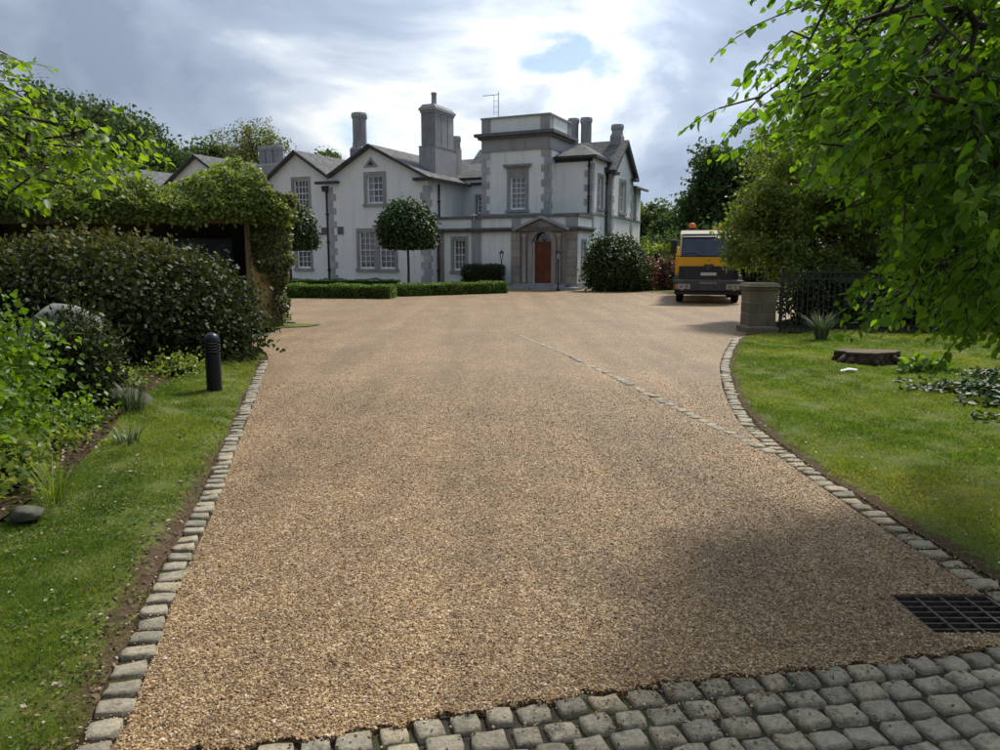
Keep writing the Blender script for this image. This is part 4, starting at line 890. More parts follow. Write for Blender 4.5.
MB().add([(-9, 12.3, 0), (0, 12.3, 0), (0, 12.3, 6.0), (-9, 12.3, 6.0)], [(0, 1, 2, 3)]).build('wall', M_WALL, house)
slab('string_course', [(TU1, .06, VR - .06, VR, 3.9, 4.02), (0, .06, VR, 4.8, 3.9, 4.02), (UB, UB + .06, VB0 - .06, VB1, 3.9, 4.02), (0.002, .06, VB1, 12.3, 3.9, 4.02)], 0, M_STONE)
slab('gutter', [(TU1 + .03, .3, VR - .3, VR - .02, ER - .04, ER + .1), (.02, .3, VR - .02, 4.75, ER - .04, ER + .1)], 0, M_LEAD)
slab('eaves_board', [(TU1 - .35, .0, VR - .02, VR, ER - .2, ER + .05)], 0, M_TRIM)
uvroof('roof', [[(TU1 - .2, VR - .25, ER + .06), (.25, VR - .25, ER + .06), (-1.3, 4.2, 7.85)], [(.25, VR - .25, ER + .06), (.25, 5.4, ER + .06), (-1.3, 6.0, 7.85), (-1.3, 4.2, 7.85)], [(-3.2, 5.2, 7.2), (TU1 - .2, VR - .25, ER + .06), (-1.3, 4.2, 7.85), (-1.3, 6.0, 7.85)]])
uvroof('roof', [[(-9, VB0 - .3, 6.42), (UB + .3, VB0 - .3, 6.42), (UB + .3, VA, 8.34), (-9, VA, 8.34)], [(-9, VB1 + .3, 6.42), (UB + .3, VB1 + .3, 6.42), (UB + .3, VA, 8.34), (-9, VA, 8.34)]])
uvroof('roof', [[(.35, VB1, 5.95), (.35, 12.6, 5.95), (-4, 12.6, 8.0), (-4, VB1, 8.0)]])
m = MB(TS(UB))
for a, b in (((VB0 - .32, 6.36), (VA, 8.32)), ((VA, 8.32), (VB1 + .32, 6.36))):
    d = Vector((b[0] - a[0], b[1] - a[1])).normalized(); nn = Vector((d.y, -d.x)) * .2; m.prism([a, b, (b[0] + nn.x, b[1] + nn.y), (a[0] + nn.x, a[1] + nn.y)], -.28, -.06)
m.build('bargeboard', M_TRIM, house)
slab('eaves_return', [(UB, UB + .3, VB0 - .35, VB0 + .55, 6.2, 6.36), (UB, UB + .3, VB1 - .55, VB1 + .35, 6.2, 6.36)], 0, M_TRIM)
slab('gutter', [(.3, .45, VB1 + .35, 12.6, 5.85, 5.97)], 0, M_LEAD)
quoins('F', VR, 0, 3.95 - 3.6, 6.6, -1, 1); quoins('S', UB, VB0, .3, 6.2, 1); quoins('S', UB, VB1, .3, 6.2, -1)
pipe('F', VR, -.18, 4.0, 6.75, .05, False); pipe('S', 0, 4.6, .1, 6.3, .06)
# --- chimneys
def chimney(x0, x1, y0, y1, z0, zs, z1, flues, pot=False, step=.14, name='chimney'):
    o = MB().box(x0 - step, x1 + step, y0 - step, y1 + step, z0, zs).build(name, M_QUOIN, house)
    MB().taper(x0 - step, x1 + step, y0 - step, y1 + step, zs + .001, zs + .16, step - .01, step - .01).build('shoulder', M_STONE, o)
    n = len(flues)
    for fx, fy, r in flues:
        c = MB(); c.lathe([(r, zs + .1), (r, z1 - .34)], 8, (fx, fy)); c.build('flue', M_QUOIN, o)
        c = MB(); c.lathe([(r * 1.02, z1 - .339), (r * 1.06, z1 - .3), (r * 1.16, z1 - .24), (r * 1.16, z1 - .1), (r * 1.06, z1), (r * .7, z1)], 8, (fx, fy)); c.build('cap', M_STONE, o)
    return o
def chimney_square(x0, x1, y0, y1, z0, zs, z1, nf):
    o = MB().box(x0 - .08, x1 + .08, y0 - .12, y1 + .2, z0, zs).build('chimney', M_QUOIN, house)
    MB().box(x0 - .1, x1 + .1, y0 - .14, y1 + .22, zs + .001, zs + .06).build('shoulder', M_STONE, o)
    L = (y1 - y0) / nf
    for k in range(nf): MB().box(x0, x1, y0 + k * L + .03, y0 + (k + 1) * L - .03, zs + .1, z1 - .38).build('flue', M_QUOIN, o)
    MB().box(x0 + .1, x1 - .1, y0 + .1, y1 - .1, zs + .1, z1 - .38).build('flue', M_STONE, o)
    MB().box(x0 - .03, x1 + .03, y0 - .03, y1 + .03, z1 - .379, z1 - .26).build('cap', M_STONE, o)
    MB().box(x0 - .09, x1 + .09, y0 - .09, y1 + .09, z1 - .259, z1 - .12).build('cap', M_STONE, o)
    MB().taper(x0 - .05, x1 + .05, y0 - .05, y1 + .05, z1 - .119, z1 + .08, .12, .12).build('cap', M_STONE, o); return o
c1 = chimney_square(-9.62, -8.72, .9, 3.1, 5.4, 7.75, 9.98, 3)
pp = MB(); pp.lathe([(.17, 9.95), (.15, 10.1), (.14, 10.6), (.17, 10.66), (.16, 10.75), (.1, 10.75)], 10, (-9.1, 1.5)); pp.build('chimney_pot', M_STONE, c1, smooth=True)
chimney(-9.35, -8.95, 3.9, 4.3, 5.6, 8.0, 8.75, [(-9.1, 4.1, .25)], step=.06)
chimney(-13.55, -12.95, -.1, .5, 5.8, 7.75, 9.75, [(-13.25, .2, .40)], step=.12)
chimney(-14.9, -14.4, 1.8, 2.3, 5.8, 7.8, 8.5, [(-14.65, 2.05, .32)], step=.1)
chimney(-22.2, -20.4, 1.6, 2.3, 5.4, 7.4, 8.65, [(-21.9, 1.95, .33), (-21.3, 1.95, .33), (-20.7, 1.95, .33)], step=.14)
chimney(-3.5, -2.2, 8.0, 8.7, 6.5, 8.3, 10.0, [(-3.25, 8.3, .33), (-2.45, 8.35, .34)], step=.12)
chimney(-.35, .15, 6.75, 7.25, 7.4, 8.55, 9.22, [(-.1, 7.0, .33)], step=.08)
# ================================================================== THE LORRY
# local axes: -y is forwards, x to the right as seen from the front, z up
truck = empty('lorry', (7.44, 27.0, 0), R(-14))
tag(truck, 'yellow and dark blue lorry with amber roof beacons parked facing the drive', 'lorry')
hw = 1.03; bw = 1.20
# cab shell as an extruded side profile (y, z), front at y=0
prof = [(0.02, .62), (0.0, 1.05), (0.02, 1.70), (0.15, 2.46), (0.34, 2.60), (1.65, 2.62), (1.72, 2.50), (1.72, .62)]
cab = MB().prism_x(prof, -hw, hw).build('cab', M_CABWHITE, truck, bevel=.05)
MB().box(-hw - .006, hw + .006, -.012, 1.4, 1.33, 1.66).build('yellow_band', M_YELLOW, truck, bevel=.02)
MB().box(-hw + .12, hw - .12, -.02, .05, .86, 1.325).build('grille', M_NAVY, truck, bevel=.02)
for k in range(4): MB().box(-hw + .2, hw - .2, -.03, -.021, .90 + k * .1, .925 + k * .1).build('grille_slat', M_BUMPER, truck)
for s in (-1, 1): MB().box(*sorted((s * (hw - .13), s * (hw + .004))), -.008, .3, .86, 1.326).build('corner_panel', M_NAVY, truck, bevel=.02)
ws = [(-hw + .08, -.006, 1.70), (hw - .08, -.006, 1.70), (hw - .13, .128, 2.44), (-hw + .13, .128, 2.44)]
MB().add(ws, [(0, 1, 2, 3)]).build('windscreen', M_WINDSCREEN, truck)
MB().add([(x * 1.035, y + .012, z + (-.035 if z < 2 else .03)) for x, y, z in ws], [(0, 1, 2, 3)]).build('windscreen_seal', M_NAVY, truck)
MB().add([(x * .99, y + .006, z) for x, y, z in ws], [(0, 1, 2, 3)]).build('sky_reflection_panel', M_BLUE, truck)  # panel close behind the glass, sky reflection put into its blue colour
for s in (-1, 1):
    w = MB(); w.tube([(s * .25, -.03, 1.70), (s * .55, -.012, 1.80), (s * .95, .0, 1.74)], .012, 5); w.build('wiper', M_IRON, truck)
    MB().add([(s * (hw + .004), .25, 1.70), (s * (hw + .004), 1.2, 1.70), (s * (hw + .004), 1.2, 2.32), (s * (hw + .004), .40, 2.32)], [(0, 1, 2, 3)]).build('side_window', M_NAVY, truck)
    mm = MB(); mm.tube([(s * hw, .12, 2.30), (s * (hw + .2), .0, 2.26), (s * (hw + .2), .0, 1.72), (s * hw, .1, 1.68)], .018, 6); a = mm.build('mirror', M_IRON, truck, smooth=True)
    MB().box(*sorted((s * (hw + .10), s * (hw + .32))), -.03, .06, 1.78, 2.26).build('mirror_housing', M_IRON, a, bevel=.02)
MB().box(-bw, bw, -.14, .35, .45, .84).build('bumper', M_BUMPER, truck, bevel=.04)
MB().box(-bw + .03, bw - .03, -.08, .3, .32, .448).build('lower_bumper', M_IRON, truck, bevel=.02)
for s in (-1, 1):
    x0, x1 = sorted((s * .62, s * 1.06)); h = MB().box(x0, x1, -.155, -.139, .52, .70).build('headlight', M_LENS, truck, bevel=.01)
    a0, a1 = sorted((s * 1.07, s * 1.15)); MB().box(a0, a1, -.152, -.139, .53, .69).build('indicator', M_AMBER, truck)
    MB().cyl((s * .74, -.158, .61), (s * .74, -.15, .61), .07, 14).build('reflector', M_STEEL, h); MB().cyl((s * .93, -.158, .61), (s * .93, -.15, .61), .06, 14).build('reflector', M_STEEL, h)
sp_ = MB(); sp_.box(-.3, .3, -.15, -.139, .70, .78); sp_.build('bumper_step', M_STEEL, truck)
MB().box(-.27, .27, -.045, -.031, 1.0, 1.11).build('number_plate', M_PLATE, truck)
MB().box(-.85, .85, .16, .3, 1.66, 1.74).build('dashboard', M_IRON, truck)
MB().prism_x([(.13, 2.42), (.02, 2.36), (.03, 2.33), (.14, 2.38)], -hw + .1, hw - .1).build('sun_visor', M_NAVY, truck)
for s in (-1, 1): MB().cyl((s * .9, -.147, .50), (s * .9, -.141, .50), .035, 12).build('fog_light', M_LENS, truck)
MB().box(-hw - .002, hw + .002, -.016, .02, 1.664, 1.70).build('scuttle_panel', M_NAVY, truck)
# round three-spoke emblem in a dark boss between band and grille
MB().prism([(-.22, 1.24), (.22, 1.24), (.14, 1.40), (-.14, 1.40)], -.035, -.02).build('emblem_boss', M_NAVY, truck)
em = MB(); nseg = 20
em.tube([(.085 * math.cos(2 * math.pi * i / nseg), -.05, 1.31 + .085 * math.sin(2 * math.pi * i / nseg)) for i in range(nseg + 1)], .009, 5, cap=False)
for a in (90, 210, 330): em.tube([(0, -.05, 1.31), (.083 * math.cos(R(a)), -.05, 1.31 + .083 * math.sin(R(a)))], [.016, .004], 4)
em.build('emblem', M_STEEL, truck)
MB().prism([(-.03, 1.515), (.03, 1.515), (.0, 1.565)], -.02, -.013).build('badge', M_NAVY, truck)
for k in range(5): MB().box(.62 + k * .075, .675 + k * .075, -.018, -.0125, 1.40, 1.445).build('model_lettering', M_NAVY, truck)
for x in (-.62, .42):
    b = MB().box(x - .16, x + .16, .62, .86, 2.63, 2.685).build('beacon_base', M_IRON, truck)
    q = MB(); q.lathe([(.115, 2.685), (.115, 2.82), (.085, 2.865), (.02, 2.88)], 14, (x, .74)); q.build('beacon', M_AMBER, truck, smooth=True)
MB().box(.1, 1.0, .78, .92, 2.63, 2.70).build('light_bar', M_AMBER, truck, bevel=.02)
MB().box(-.42, .42, .1, 6.6, .55, .86).build('chassis', M_IRON, truck)
MB().box(-1.2, 1.2, 2.0, 6.6, 1.0, 2.05).build('tipper_body', M_YELLOW, truck, bevel=.03)
tm = MB(); tm.lathe([(.30, -.13), (.44, -.13), (.475, -.09), (.48, 0), (.475, .09), (.44, .13), (.30, .13)], 24)
TY = tm.mesh('tyre', M_TYRE, True); rm = MB(); rm.lathe([(.05, .04), (.18, .05), (.29, .10), (.305, .12), (.305, -.12)], 20); RM = rm.mesh('rim', M_STEEL, True)
for y in (1.2, 5.2):
    for s in (-1, 1):
        wv = empty('wheel', (s * .99, y, .48)); wv.parent = truck; wv.rotation_euler = (0, s * math.pi / 2, 0); link_mesh('tyre', TY, wv); link_mesh('rim', RM, wv)
    MB().cyl((-.9, y, .48), (.9, y, .48), .08, 8).build('axle', M_IRON, truck)
for s in (-1, 1):
    MB().prism_x([(.45, .84), (.55, 1.0), (1.85, 1.0), (1.9, .6), (1.84, .6), (1.8, .94), (.6, .94), (.5, .80)], *sorted((s * .84, s * (bw - .01)))).build('mudguard', M_BUMPER, truck)
MB().box(-.35, .35, .9, 1.35, .34, .6).build('engine_sump', M_IRON, truck)
# a rounded tank hangs beside the chassis
tk = MB(); tk.cyl((1.0, 2.3, .62), (1.0, 3.4, .62), .27, 16); tk.build('fuel_tank', M_STEEL, truck, smooth=True)
# ================================================================== HARD THINGS IN THE GARDEN
# bollard light
bl = empty('bollard_light', (-3.31, 8.57, .03)); tag(bl, 'black round bollard light with a louvred head on the lawn edge', 'bollard')
q = MB(); q.lathe([(.105, -.05), (.105, .012), (.088, .02), (.086, .03), (.086, .50)], 24); q.build('post', M_BOLLARD, bl, smooth=False)
q = MB(); q.lathe([(.052, .50), (.052, .63)], 16); q.build('lamp_core', M_LENS, bl)
for k in range(4):
    q = MB(); q.lathe([(.054, .508 + k * .032), (.088, .504 + k * .032), (.09, .512 + k * .032), (.06, .524 + k * .032)], 24); q.build('louvre', M_BOLLARD, bl, smooth=False)
q = MB(); q.lathe([(.088, .632), (.09, .645), (.084, .685), (.065, .72), (.035, .74), (.004, .746)], 24); q.build('cap', M_BOLLARD, bl, smooth=True)

# stone gate pier
px0, py0 = 5.40, 16.34
pr = empty('gate_pier', (px0 + .33, py0 + .33, 0)); tag(pr, 'squat square stone gate pier at the end of the iron railing', 'gate pier')
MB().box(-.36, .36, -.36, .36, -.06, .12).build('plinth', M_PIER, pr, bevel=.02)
zc = .142
for k, hh in enumerate((.27, .25, .26)):
    xs = [-.30, -.05 if k % 2 else .08, .30]
    for i in range(2):
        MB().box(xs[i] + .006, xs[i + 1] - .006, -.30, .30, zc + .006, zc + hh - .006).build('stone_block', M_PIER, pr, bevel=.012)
    zc += hh
MB().box(-.285, .285, -.285, .285, .12, zc).build('mortar', M_STONE, pr)
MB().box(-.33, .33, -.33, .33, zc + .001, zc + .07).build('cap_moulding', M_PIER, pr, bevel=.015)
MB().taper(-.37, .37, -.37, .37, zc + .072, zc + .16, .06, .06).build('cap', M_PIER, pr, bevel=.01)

# iron railing
rl = empty('iron_railing', (6.15, 16.45, 0)); tag(rl, 'black wrought iron railing running from the gate pier behind the lawn', 'railing')
L = 8.4; top = 1.32
for z in (.12, top - .17, top - .02): MB().box(0, L, -.02, .02, z, z + .025).build('rail', M_IRON, rl)
pk = MB(); pk.box(-.008, .008, -.008, .008, .02, top - .02); PKM = pk.mesh('picket', M_IRON)
n = int(L / .115)
for i in range(1, n):
    if i % 16 == 0: continue
    link_mesh('picket', PKM, rl, (i * .115, 0, 0))
ps = MB(); ps.box(-.03, .03, -.03, .03, -.05, top + .04); ps.lathe([(.02, top + .04), (.045, top + .07), (.045, top + .10), (.015, top + .13)], 8); PSM = ps.mesh('post', M_IRON)
for i in range(0, n + 1, 16): link_mesh('post', PSM, rl, (i * .115 + .001, 0, 0))
rg = MB(); nn_ = 14
rg.tube([(.05 * math.cos(2 * math.pi * i / nn_), 0, .05 * math.sin(2 * math.pi * i / nn_)) for i in range(nn_ + 1)], .006, 4, cap=False); RGM = rg.mesh('ring', M_IRON)
for i in range(0, n): link_mesh('ring', RGM, rl, (i * .115 + .0575, 0, top - .085))

# lantern posts either side of the door (in house axes)
def house_pt(u, v, z=0): c, s = math.cos(R(-25)), math.sin(R(-25)); return (HO[0] + c * u - s * v, HO[1] + s * u + c * v, z)
for u, lab in ((-3.75, 'slim black lantern post beside the clipped box mound by the door'), (-.62, 'slim black lantern post on the bush side of the door')):
    t = empty('lantern_post', house_pt(u, -1.05)); tag(t, lab, 'lantern', 'lantern posts by the door')
    q = MB(); q.lathe([(.11, 0), (.11, .05), (.05, .09), (.035, .2), (.03, 1.55), (.05, 1.58)], 10); q.build('post', M_IRON, t)
    q = MB(); q.lathe([(.06, 1.585), (.10, 1.85)], 6); q.build('lantern', M_WINDSCREEN, t); q = MB(); q.lathe([(.14, 1.852), (.10, 1.93), (.03, 1.99), (.02, 2.05)], 6); q.build('lantern_cap', M_IRON, t)

# open timber shed under the climbers
SHA = R(24)
def shed_rot(P): c_, s_ = math.cos(SHA), math.sin(SHA); dx, dy = P[:, 0] + 5.3, P[:, 1] - 17.9; return np.stack([-5.3 + c_ * dx - s_ * dy, 17.9 + s_ * dx + c_ * dy, P[:, 2]], 1)
sh = empty('timber_shed', (-5.3, 17.9, 0), SHA); tag(sh, 'open-fronted timber shed smothered in climbing plants', 'shed')
for i in range(7): MB().box(-.56 + i * .09, -.475 + i * .09, -.06, -.03, .02, 1.55 + .03 * math.sin(i * 3)).build('plank', M_TIMBER2, sh)
for x in (-.6, .05): MB().box(x - .06, x + .06, -.03, .09, 0, 2.55).build('post', M_TIMBER, sh)
for x in (-3.4, -6.2): MB().box(x - .07, x + .07, -.07, .07, 0, 2.6).build('post', M_TIMBER, sh)
MB().add([], []); bmz = MB(); bmz.box(-9.5, .2, -.14, -.05, 2.42, 2.62); bmz.build('fascia_beam', M_TIMBER, sh, rot=(0, R(-1.2), 0))
bmz = MB(); bmz.box(-9.5, .3, -.35, 3.0, 2.64, 2.70); bmz.build('roof_deck', M_TIMBER, sh, rot=(0, R(-1.2), 0))
MB().box(-9.5, .04, 2.8, 2.88, 0, 2.6).build('back_wall', M_TIMBER, sh); MB().box(-.04, .02, .1, 2.8, 0, 2.6).build('side_wall', M_TIMBER, sh)
MB().box(-3.2, -.8, 1.9, 2.2, .2, 2.1).build('stored_sheet', M_BLUE, sh)

# rocks
def rock(name, label, base, rad, seed, mat, amp=.22, cat='rock', group=None):
    bm = bmesh.new(); bmesh.ops.create_icosphere(bm, subdivisions=4, radius=1.0); A = np.array([v.co[:] for v in bm.verts])
    r = lumpy(A, seed, amp, 1.6) * lumpy(A, seed + 3, .06, 6)
    # flat facets
    rr = np.random.default_rng(seed)
    for _ in range(7):
        d = unit(rr.normal(size=(1, 3)))[0]; h = A @ d * r; lim = .72; k = h > lim; r[k] *= (lim + (h[k] - lim) * .25) / h[k]
    Q = A * r[:, None] * np.array(rad) + np.array([0, 0, rad[2] * .55])
    for v, p in zip(bm.verts, Q): v.co = p
    me = bpy.data.meshes.new(name); bm.to_mesh(me); bm.free(); me.materials.append(mat); me.polygons.foreach_set('use_smooth', [True] * len(me.polygons))
    o = link_mesh(name, me, None, base); tag(o, label, cat, group); return o
rock('boulder', 'large pale grey boulder among the shrubs behind the bright green bush', (-4.86, 8.3, .12), (.42, .36, .76), 4, M_ROCK, .3)
rock('mossy_rock', 'dark mossy rock at the foot of the dark shrub', (-4.95, 9.35, .05), (.26, .24, .18), 8, M_MOSSROCK)
rock('mossy_rock', 'flat brown mossy rock beside the tuft of long grass', (-4.05, 7.85, .06), (.40, .3, .13), 12, M_MOSSROCK)
rock('edge_rock', 'small dark rock at the lawn edge under the bright green bush', (-2.86, 4.35, .07), (.12, .09, .05), 15, M_MOSSROCK)

# cut stump on the right lawn
st = empty('tree_stump', (5.55, 11.25, .05)); tag(st, 'low wide sawn tree stump with ragged dark bark on the lawn', 'tree stump')
na_ = 40; vs = []; fs = []
rs = random.Random(5)
prof = [(1.22, -.06), (1.10, .03), (1.0, .10), (.98, .165)]
jj = [1 + .10 * math.sin(3 * a * 2 * math.pi / na_ + 1) + .07 * math.sin(7 * a * 2 * math.pi / na_) + rs.uniform(-.05, .05) for a in range(na_)]
for f, z in prof:
    for a in range(na_):
        an = 2 * math.pi * a / na_; k = jj[a] * f + rs.uniform(-.07, .07); vs.append((.46 * k * math.cos(an), .26 * k * math.sin(an), z + rs.uniform(-.012, .012)))
for i in range(3):
    for a in range(na_): fs.append((i * na_ + a, i * na_ + (a + 1) % na_, (i + 1) * na_ + (a + 1) % na_, (i + 1) * na_ + a))
MB().add(vs, fs).build('bark', M_STUMP, st)
ring_ = vs[-na_:]; MB().add([(x * .99, y * .99, .163) for x, y, z in ring_] + [(x * .99, y * .99, .185) for x, y, z in ring_], [tuple(range(na_, 2 * na_))] + [(a, (a + 1) % na_, (a + 1) % na_ + na_, a + na_) for a in range(na_)]).build('sawn_top', M_STUMPTOP, st)
for k in range(9):
    a = rs.uniform(0, 6.28); q = MB(); x, y = .45 * math.cos(a), .26 * math.sin(a)
    q.tube([(x * .9, y * .9, .1), (x * 1.15, y * 1.2, .05), (x * 1.45, y * 1.6, -.02)], [.06, .045, .015], 6); q.build('root', M_STUMP, st, smooth=True)
# scraps
q = MB(); q.add([(-.12, -.03, .02), (-.02, -.06, .05), (.1, -.02, .03), (.14, .03, .045), (.02, .06, .06), (-.1, .05, .03)], [(0, 1, 4, 5), (1, 2, 3, 4)]); q.add([(x, y, z - .012) for x, y, z in [(-.12, -.03, .02), (-.02, -.06, .05), (.1, -.02, .03), (.14, .03, .045), (.02, .06, .06), (-.1, .05, .03)]], [(0, 5, 4, 1), (1, 4, 3, 2)])
tag(q.build('pale_scrap', M_PAPER, loc=(4.84, 10.29, .05)), 'pale crumpled scrap lying on the grass in front of the stump', 'scrap')

# ================================================================== PLANTS
def blades(name, label, base, n, h, spread, wid, mat, lean=.5, cat='plant', group=None):
    """long arching blades, each two segments"""
    V = []; F = []; rn = []
    for i in range(n):
        a = random.uniform(0, 6.28); r = spread * random.random() ** .5 * .35; x, y = r * math.cos(a), r * math.sin(a); a2 = a + random.uniform(-.6, .6); hh = h * random.uniform(.6, 1.1); ln = lean * random.uniform(.3, 1.2)
        pts = [(x + math.cos(a2) * ln * hh * t * t, y + math.sin(a2) * ln * hh * t * t, hh * (t - .35 * ln * t * t)) for t in (0, .4, .75, 1)]
        px, py = -math.sin(a2) * wid, math.cos(a2) * wid; k = len(V); c = random.random()
        for (p, wv) in zip(pts[:3], (1, .9, .6)): V += [(p[0] - px * wv, p[1] - py * wv, p[2]), (p[0] + px * wv, p[1] + py * wv, p[2])]
        V.append(pts[3]); rn += [c] * 7; F += [(k, k + 1, k + 3), (k, k + 3, k + 2), (k + 2, k + 3, k + 5), (k + 2, k + 5, k + 4), (k + 4, k + 5, k + 6)]
    o = link_mesh(name, tri_mesh(name, np.array(V), np.array(F), mat, np.array(rn)), None, base); tag(o, label, cat, group); return o
blades('spiky_plant', 'clump of spiky grey-green leaves in front of the railing', (6.32, 14.7, .04), 170, .62, .3, .011, L_SPEAR, .65)
blades('grass_tuft', 'tuft of long grass at the edge of the bed near the bollard', (-3.72, 7.45, .07), 80, .38, .3, .005, L_SPEAR, .5)
blades('grass_tuft', 'tuft of broad grassy leaves under the bright green bush', (-3.1, 6.1, .06), 35, .24, .25, .007, L_SPEAR, .9)
blades('grass_tuft', 'wispy tuft of grass at the bed edge beside the small dark rock', (-2.9, 4.7, .06), 70, .34, .3, .004, L_GRASS, .9)
blades('grass_tuft', 'thin pale tuft of grass at the foot of the railing', (7.75, 15.6, .04), 60, .6, .3, .006, L_SPEAR, .3)

# dark glossy shrub on the left, with the bright bush, conifer and others around it
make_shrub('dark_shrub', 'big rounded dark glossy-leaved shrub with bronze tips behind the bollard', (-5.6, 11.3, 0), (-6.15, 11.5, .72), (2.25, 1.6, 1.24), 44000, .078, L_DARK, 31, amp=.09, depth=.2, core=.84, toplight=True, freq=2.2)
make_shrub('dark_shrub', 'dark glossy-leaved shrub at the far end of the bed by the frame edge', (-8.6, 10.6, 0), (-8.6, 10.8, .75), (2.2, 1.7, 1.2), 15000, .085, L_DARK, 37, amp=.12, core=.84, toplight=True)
make_shrub('bright_bush', 'bright yellow-green leafy bush spilling over the bed edge', (-4.15, 5.7, 0), (-4.72, 5.8, .60), (.95, .95, .80), 17000, .062, L_BRIGHT, 41, amp=.22, depth=.4, core=.66, freq=2.6)
make_shrub('bright_bush', 'bright yellow-green leafy bush in front of the grey boulder', (-5.5, 7.0, 0), (-5.65, 7.0, .52), (.65, .65, .66), 8000, .062, L_BRIGHT, 43, amp=.25, depth=.4, core=.62, freq=2.6)
make_shrub('low_leafy_plant', 'low dark green leafy plant at the edge of the bed near the camera', (-3.35, 4.9, 0), (-3.45, 4.9, .18), (.36, .5, .30), 1900, .065, L_CLIMB, 45, amp=.25, depth=.5, core=.6)
make_shrub('bright_bush', 'bright yellow-green bush spilling on to the lawn beside the small dark rock', (-3.85, 4.75, 0), (-4.0, 4.85, .42), (.62, .75, .55), 8500, .058, L_BRIGHT, 42, amp=.25, depth=.45, core=.6, freq=2.8)
for (x_, y_, r_, m_, lab_) in ((-3.75, 5.95, .30, L_CLIMB, 'small loose green plant in the bed soil beside the broad grassy tuft'), (-4.0, 6.75, .34, L_BRIGHT, 'small bright green plant in the bed soil between the two grass tufts'), (-4.55, 8.75, .36, L_CLIMB, 'low green plant at the foot of the mossy rock'), (-4.3, 9.9, .4, L_CLIMB, 'low green plant under the edge of the dark shrub behind the bollard')):
    make_shrub('low_leafy_plant', lab_, (x_, y_, .05), (x_, y_, .12), (r_, r_, r_ * .6), 900, .05, m_, int(-x_ * 100), amp=.3, depth=.5, core=.5)
make_shrub('conifer_bush', 'dark feathery conifer sprawling below the grey boulder', (-4.42, 7.75, 0), (-4.42, 7.75, .36), (.42, .42, .58), 9000, .085, L_CONIFER, 47, 'lance', amp=.3, depth=.45, core=.66, freq=3)
make_shrub('purple_shrub', 'dark purple-brown shrub rising behind the climber roof', (-12.2, 16.5, 0), (-12.6, 16.5, 2.0), (1.6, 1.4, 1.7), 7000, .11, L_DARK, 49, amp=.2, depth=.3, core=.8)

# climbers over the shed
def climber(name, label, base, P, N0, size, mat, shape='oval', cat='climber'):
    t = empty(name, base); tag(t, label, cat); n = len(P); N = unit(N0 + RNG.normal(size=(n, 3)) * .6); D = RNG.normal(size=(n, 3)) * .7 + np.array([0, 0, -.5])
    link_mesh('foliage', leaves_mesh('foliage', P - np.array(base), D, N, size * (.6 + .7 * RNG.random(n)), shape, mat, RNG.random(n)), t); return t
n = 56000
x = RNG.uniform(-14, -5.0, n); y = 17.3 + 3.3 * RNG.random(n) ** 1.6
topz = 3.28 + .16 * np.sin(x * 1.1 + .6) + .17 * np.sin(x * 2.7 + y) + .12 * np.sin(x * 11 + y * 5) + .12 * np.sin(x * 6 + 2 * y) + .28 * np.exp(-((x + 6.3) / 1.0) ** 2)
endf = np.clip((-4.95 - x) / 1.0, 0, 1) ** .5; frontf = np.clip((y - 17.25) / .6, 0, 1) ** .5
lo = 2.55 + 0.0 * x
uu = RNG.random(n); uu = np.where((y < 18.1) | (x > -5.9), uu ** .6, 1 - .35 * uu ** 2)
z = lo - .22 * (y < 17.55) * RNG.random(n) ** 2 + (topz - lo) * np.minimum(endf, np.maximum(frontf, .35)) * uu + .05 * RNG.normal(size=n)
ct = climber('roof_climber', 'light green climbing plant heaped over the timber shed roof', (-8, 18.0, 2.6), shed_rot(np.stack([x, y, z], 1)), np.stack([np.zeros(n), -np.ones(n) * .5, np.ones(n)], 1), .10, L_CLIMB)
tw = MB()
for k in range(70):
    xx = random.uniform(-12, -5); yy = random.uniform(17.1, 19.5); zz0 = 2.65; a = random.uniform(0, 6.28)
    xx, yy, _ = shed_rot(np.array([[xx, yy, 0.]]))[0]
    tw.tube([(xx + 8, yy - 18.0, 0), (xx + 8 + .2 * math.cos(a), yy - 18.0 + .2 * math.sin(a), .35), (xx + 8 + .35 * math.cos(a), yy - 18.0 + .35 * math.sin(a), .5 + random.uniform(0, .2))], [.012, .008, .003], 4)
tw.build('stems', M_TWIG, ct)['kind'] = 'stuff'
# hanging curtain of ivy at the shed end
n = 16000
zz1 = RNG.uniform(.15, 3.1, n); th = RNG.uniform(-.3, math.pi * 1.1, n)
wdt = .34 + .24 * np.clip((zz1 - .9) / 1.4, 0, 1) + .07 * np.sin(zz1 * 5) + .05 * np.sin(zz1 * 13)
dens = RNG.random(n) < np.clip(.35 + .6 * (zz1 - .5), .25, 1)
cx_ = -5.42 + .02 * np.sin(zz1 * 3); rr_ = wdt * (1 - .3 * RNG.random(n) ** 2)
P = np.stack([cx_ + rr_ * np.cos(th) * .95, 17.95 - rr_ * np.sin(th) * .75, zz1], 1)
keep = dens & ~((P[:, 0] < -5.32) & (zz1 < 1.3) & (RNG.random(n) < .93)) & ~((P[:, 0] < -5.7) & (zz1 < 1.9) & (RNG.random(n) < .8))
P = P[keep]; thk = th[keep]
climber('ivy_curtain', 'variegated ivy hanging down the end of the timber shed', (-5.12, 17.9, .1), P, np.stack([np.cos(thk), -np.sin(thk), np.full(len(P), .4)], 1), .085, L_IVY)

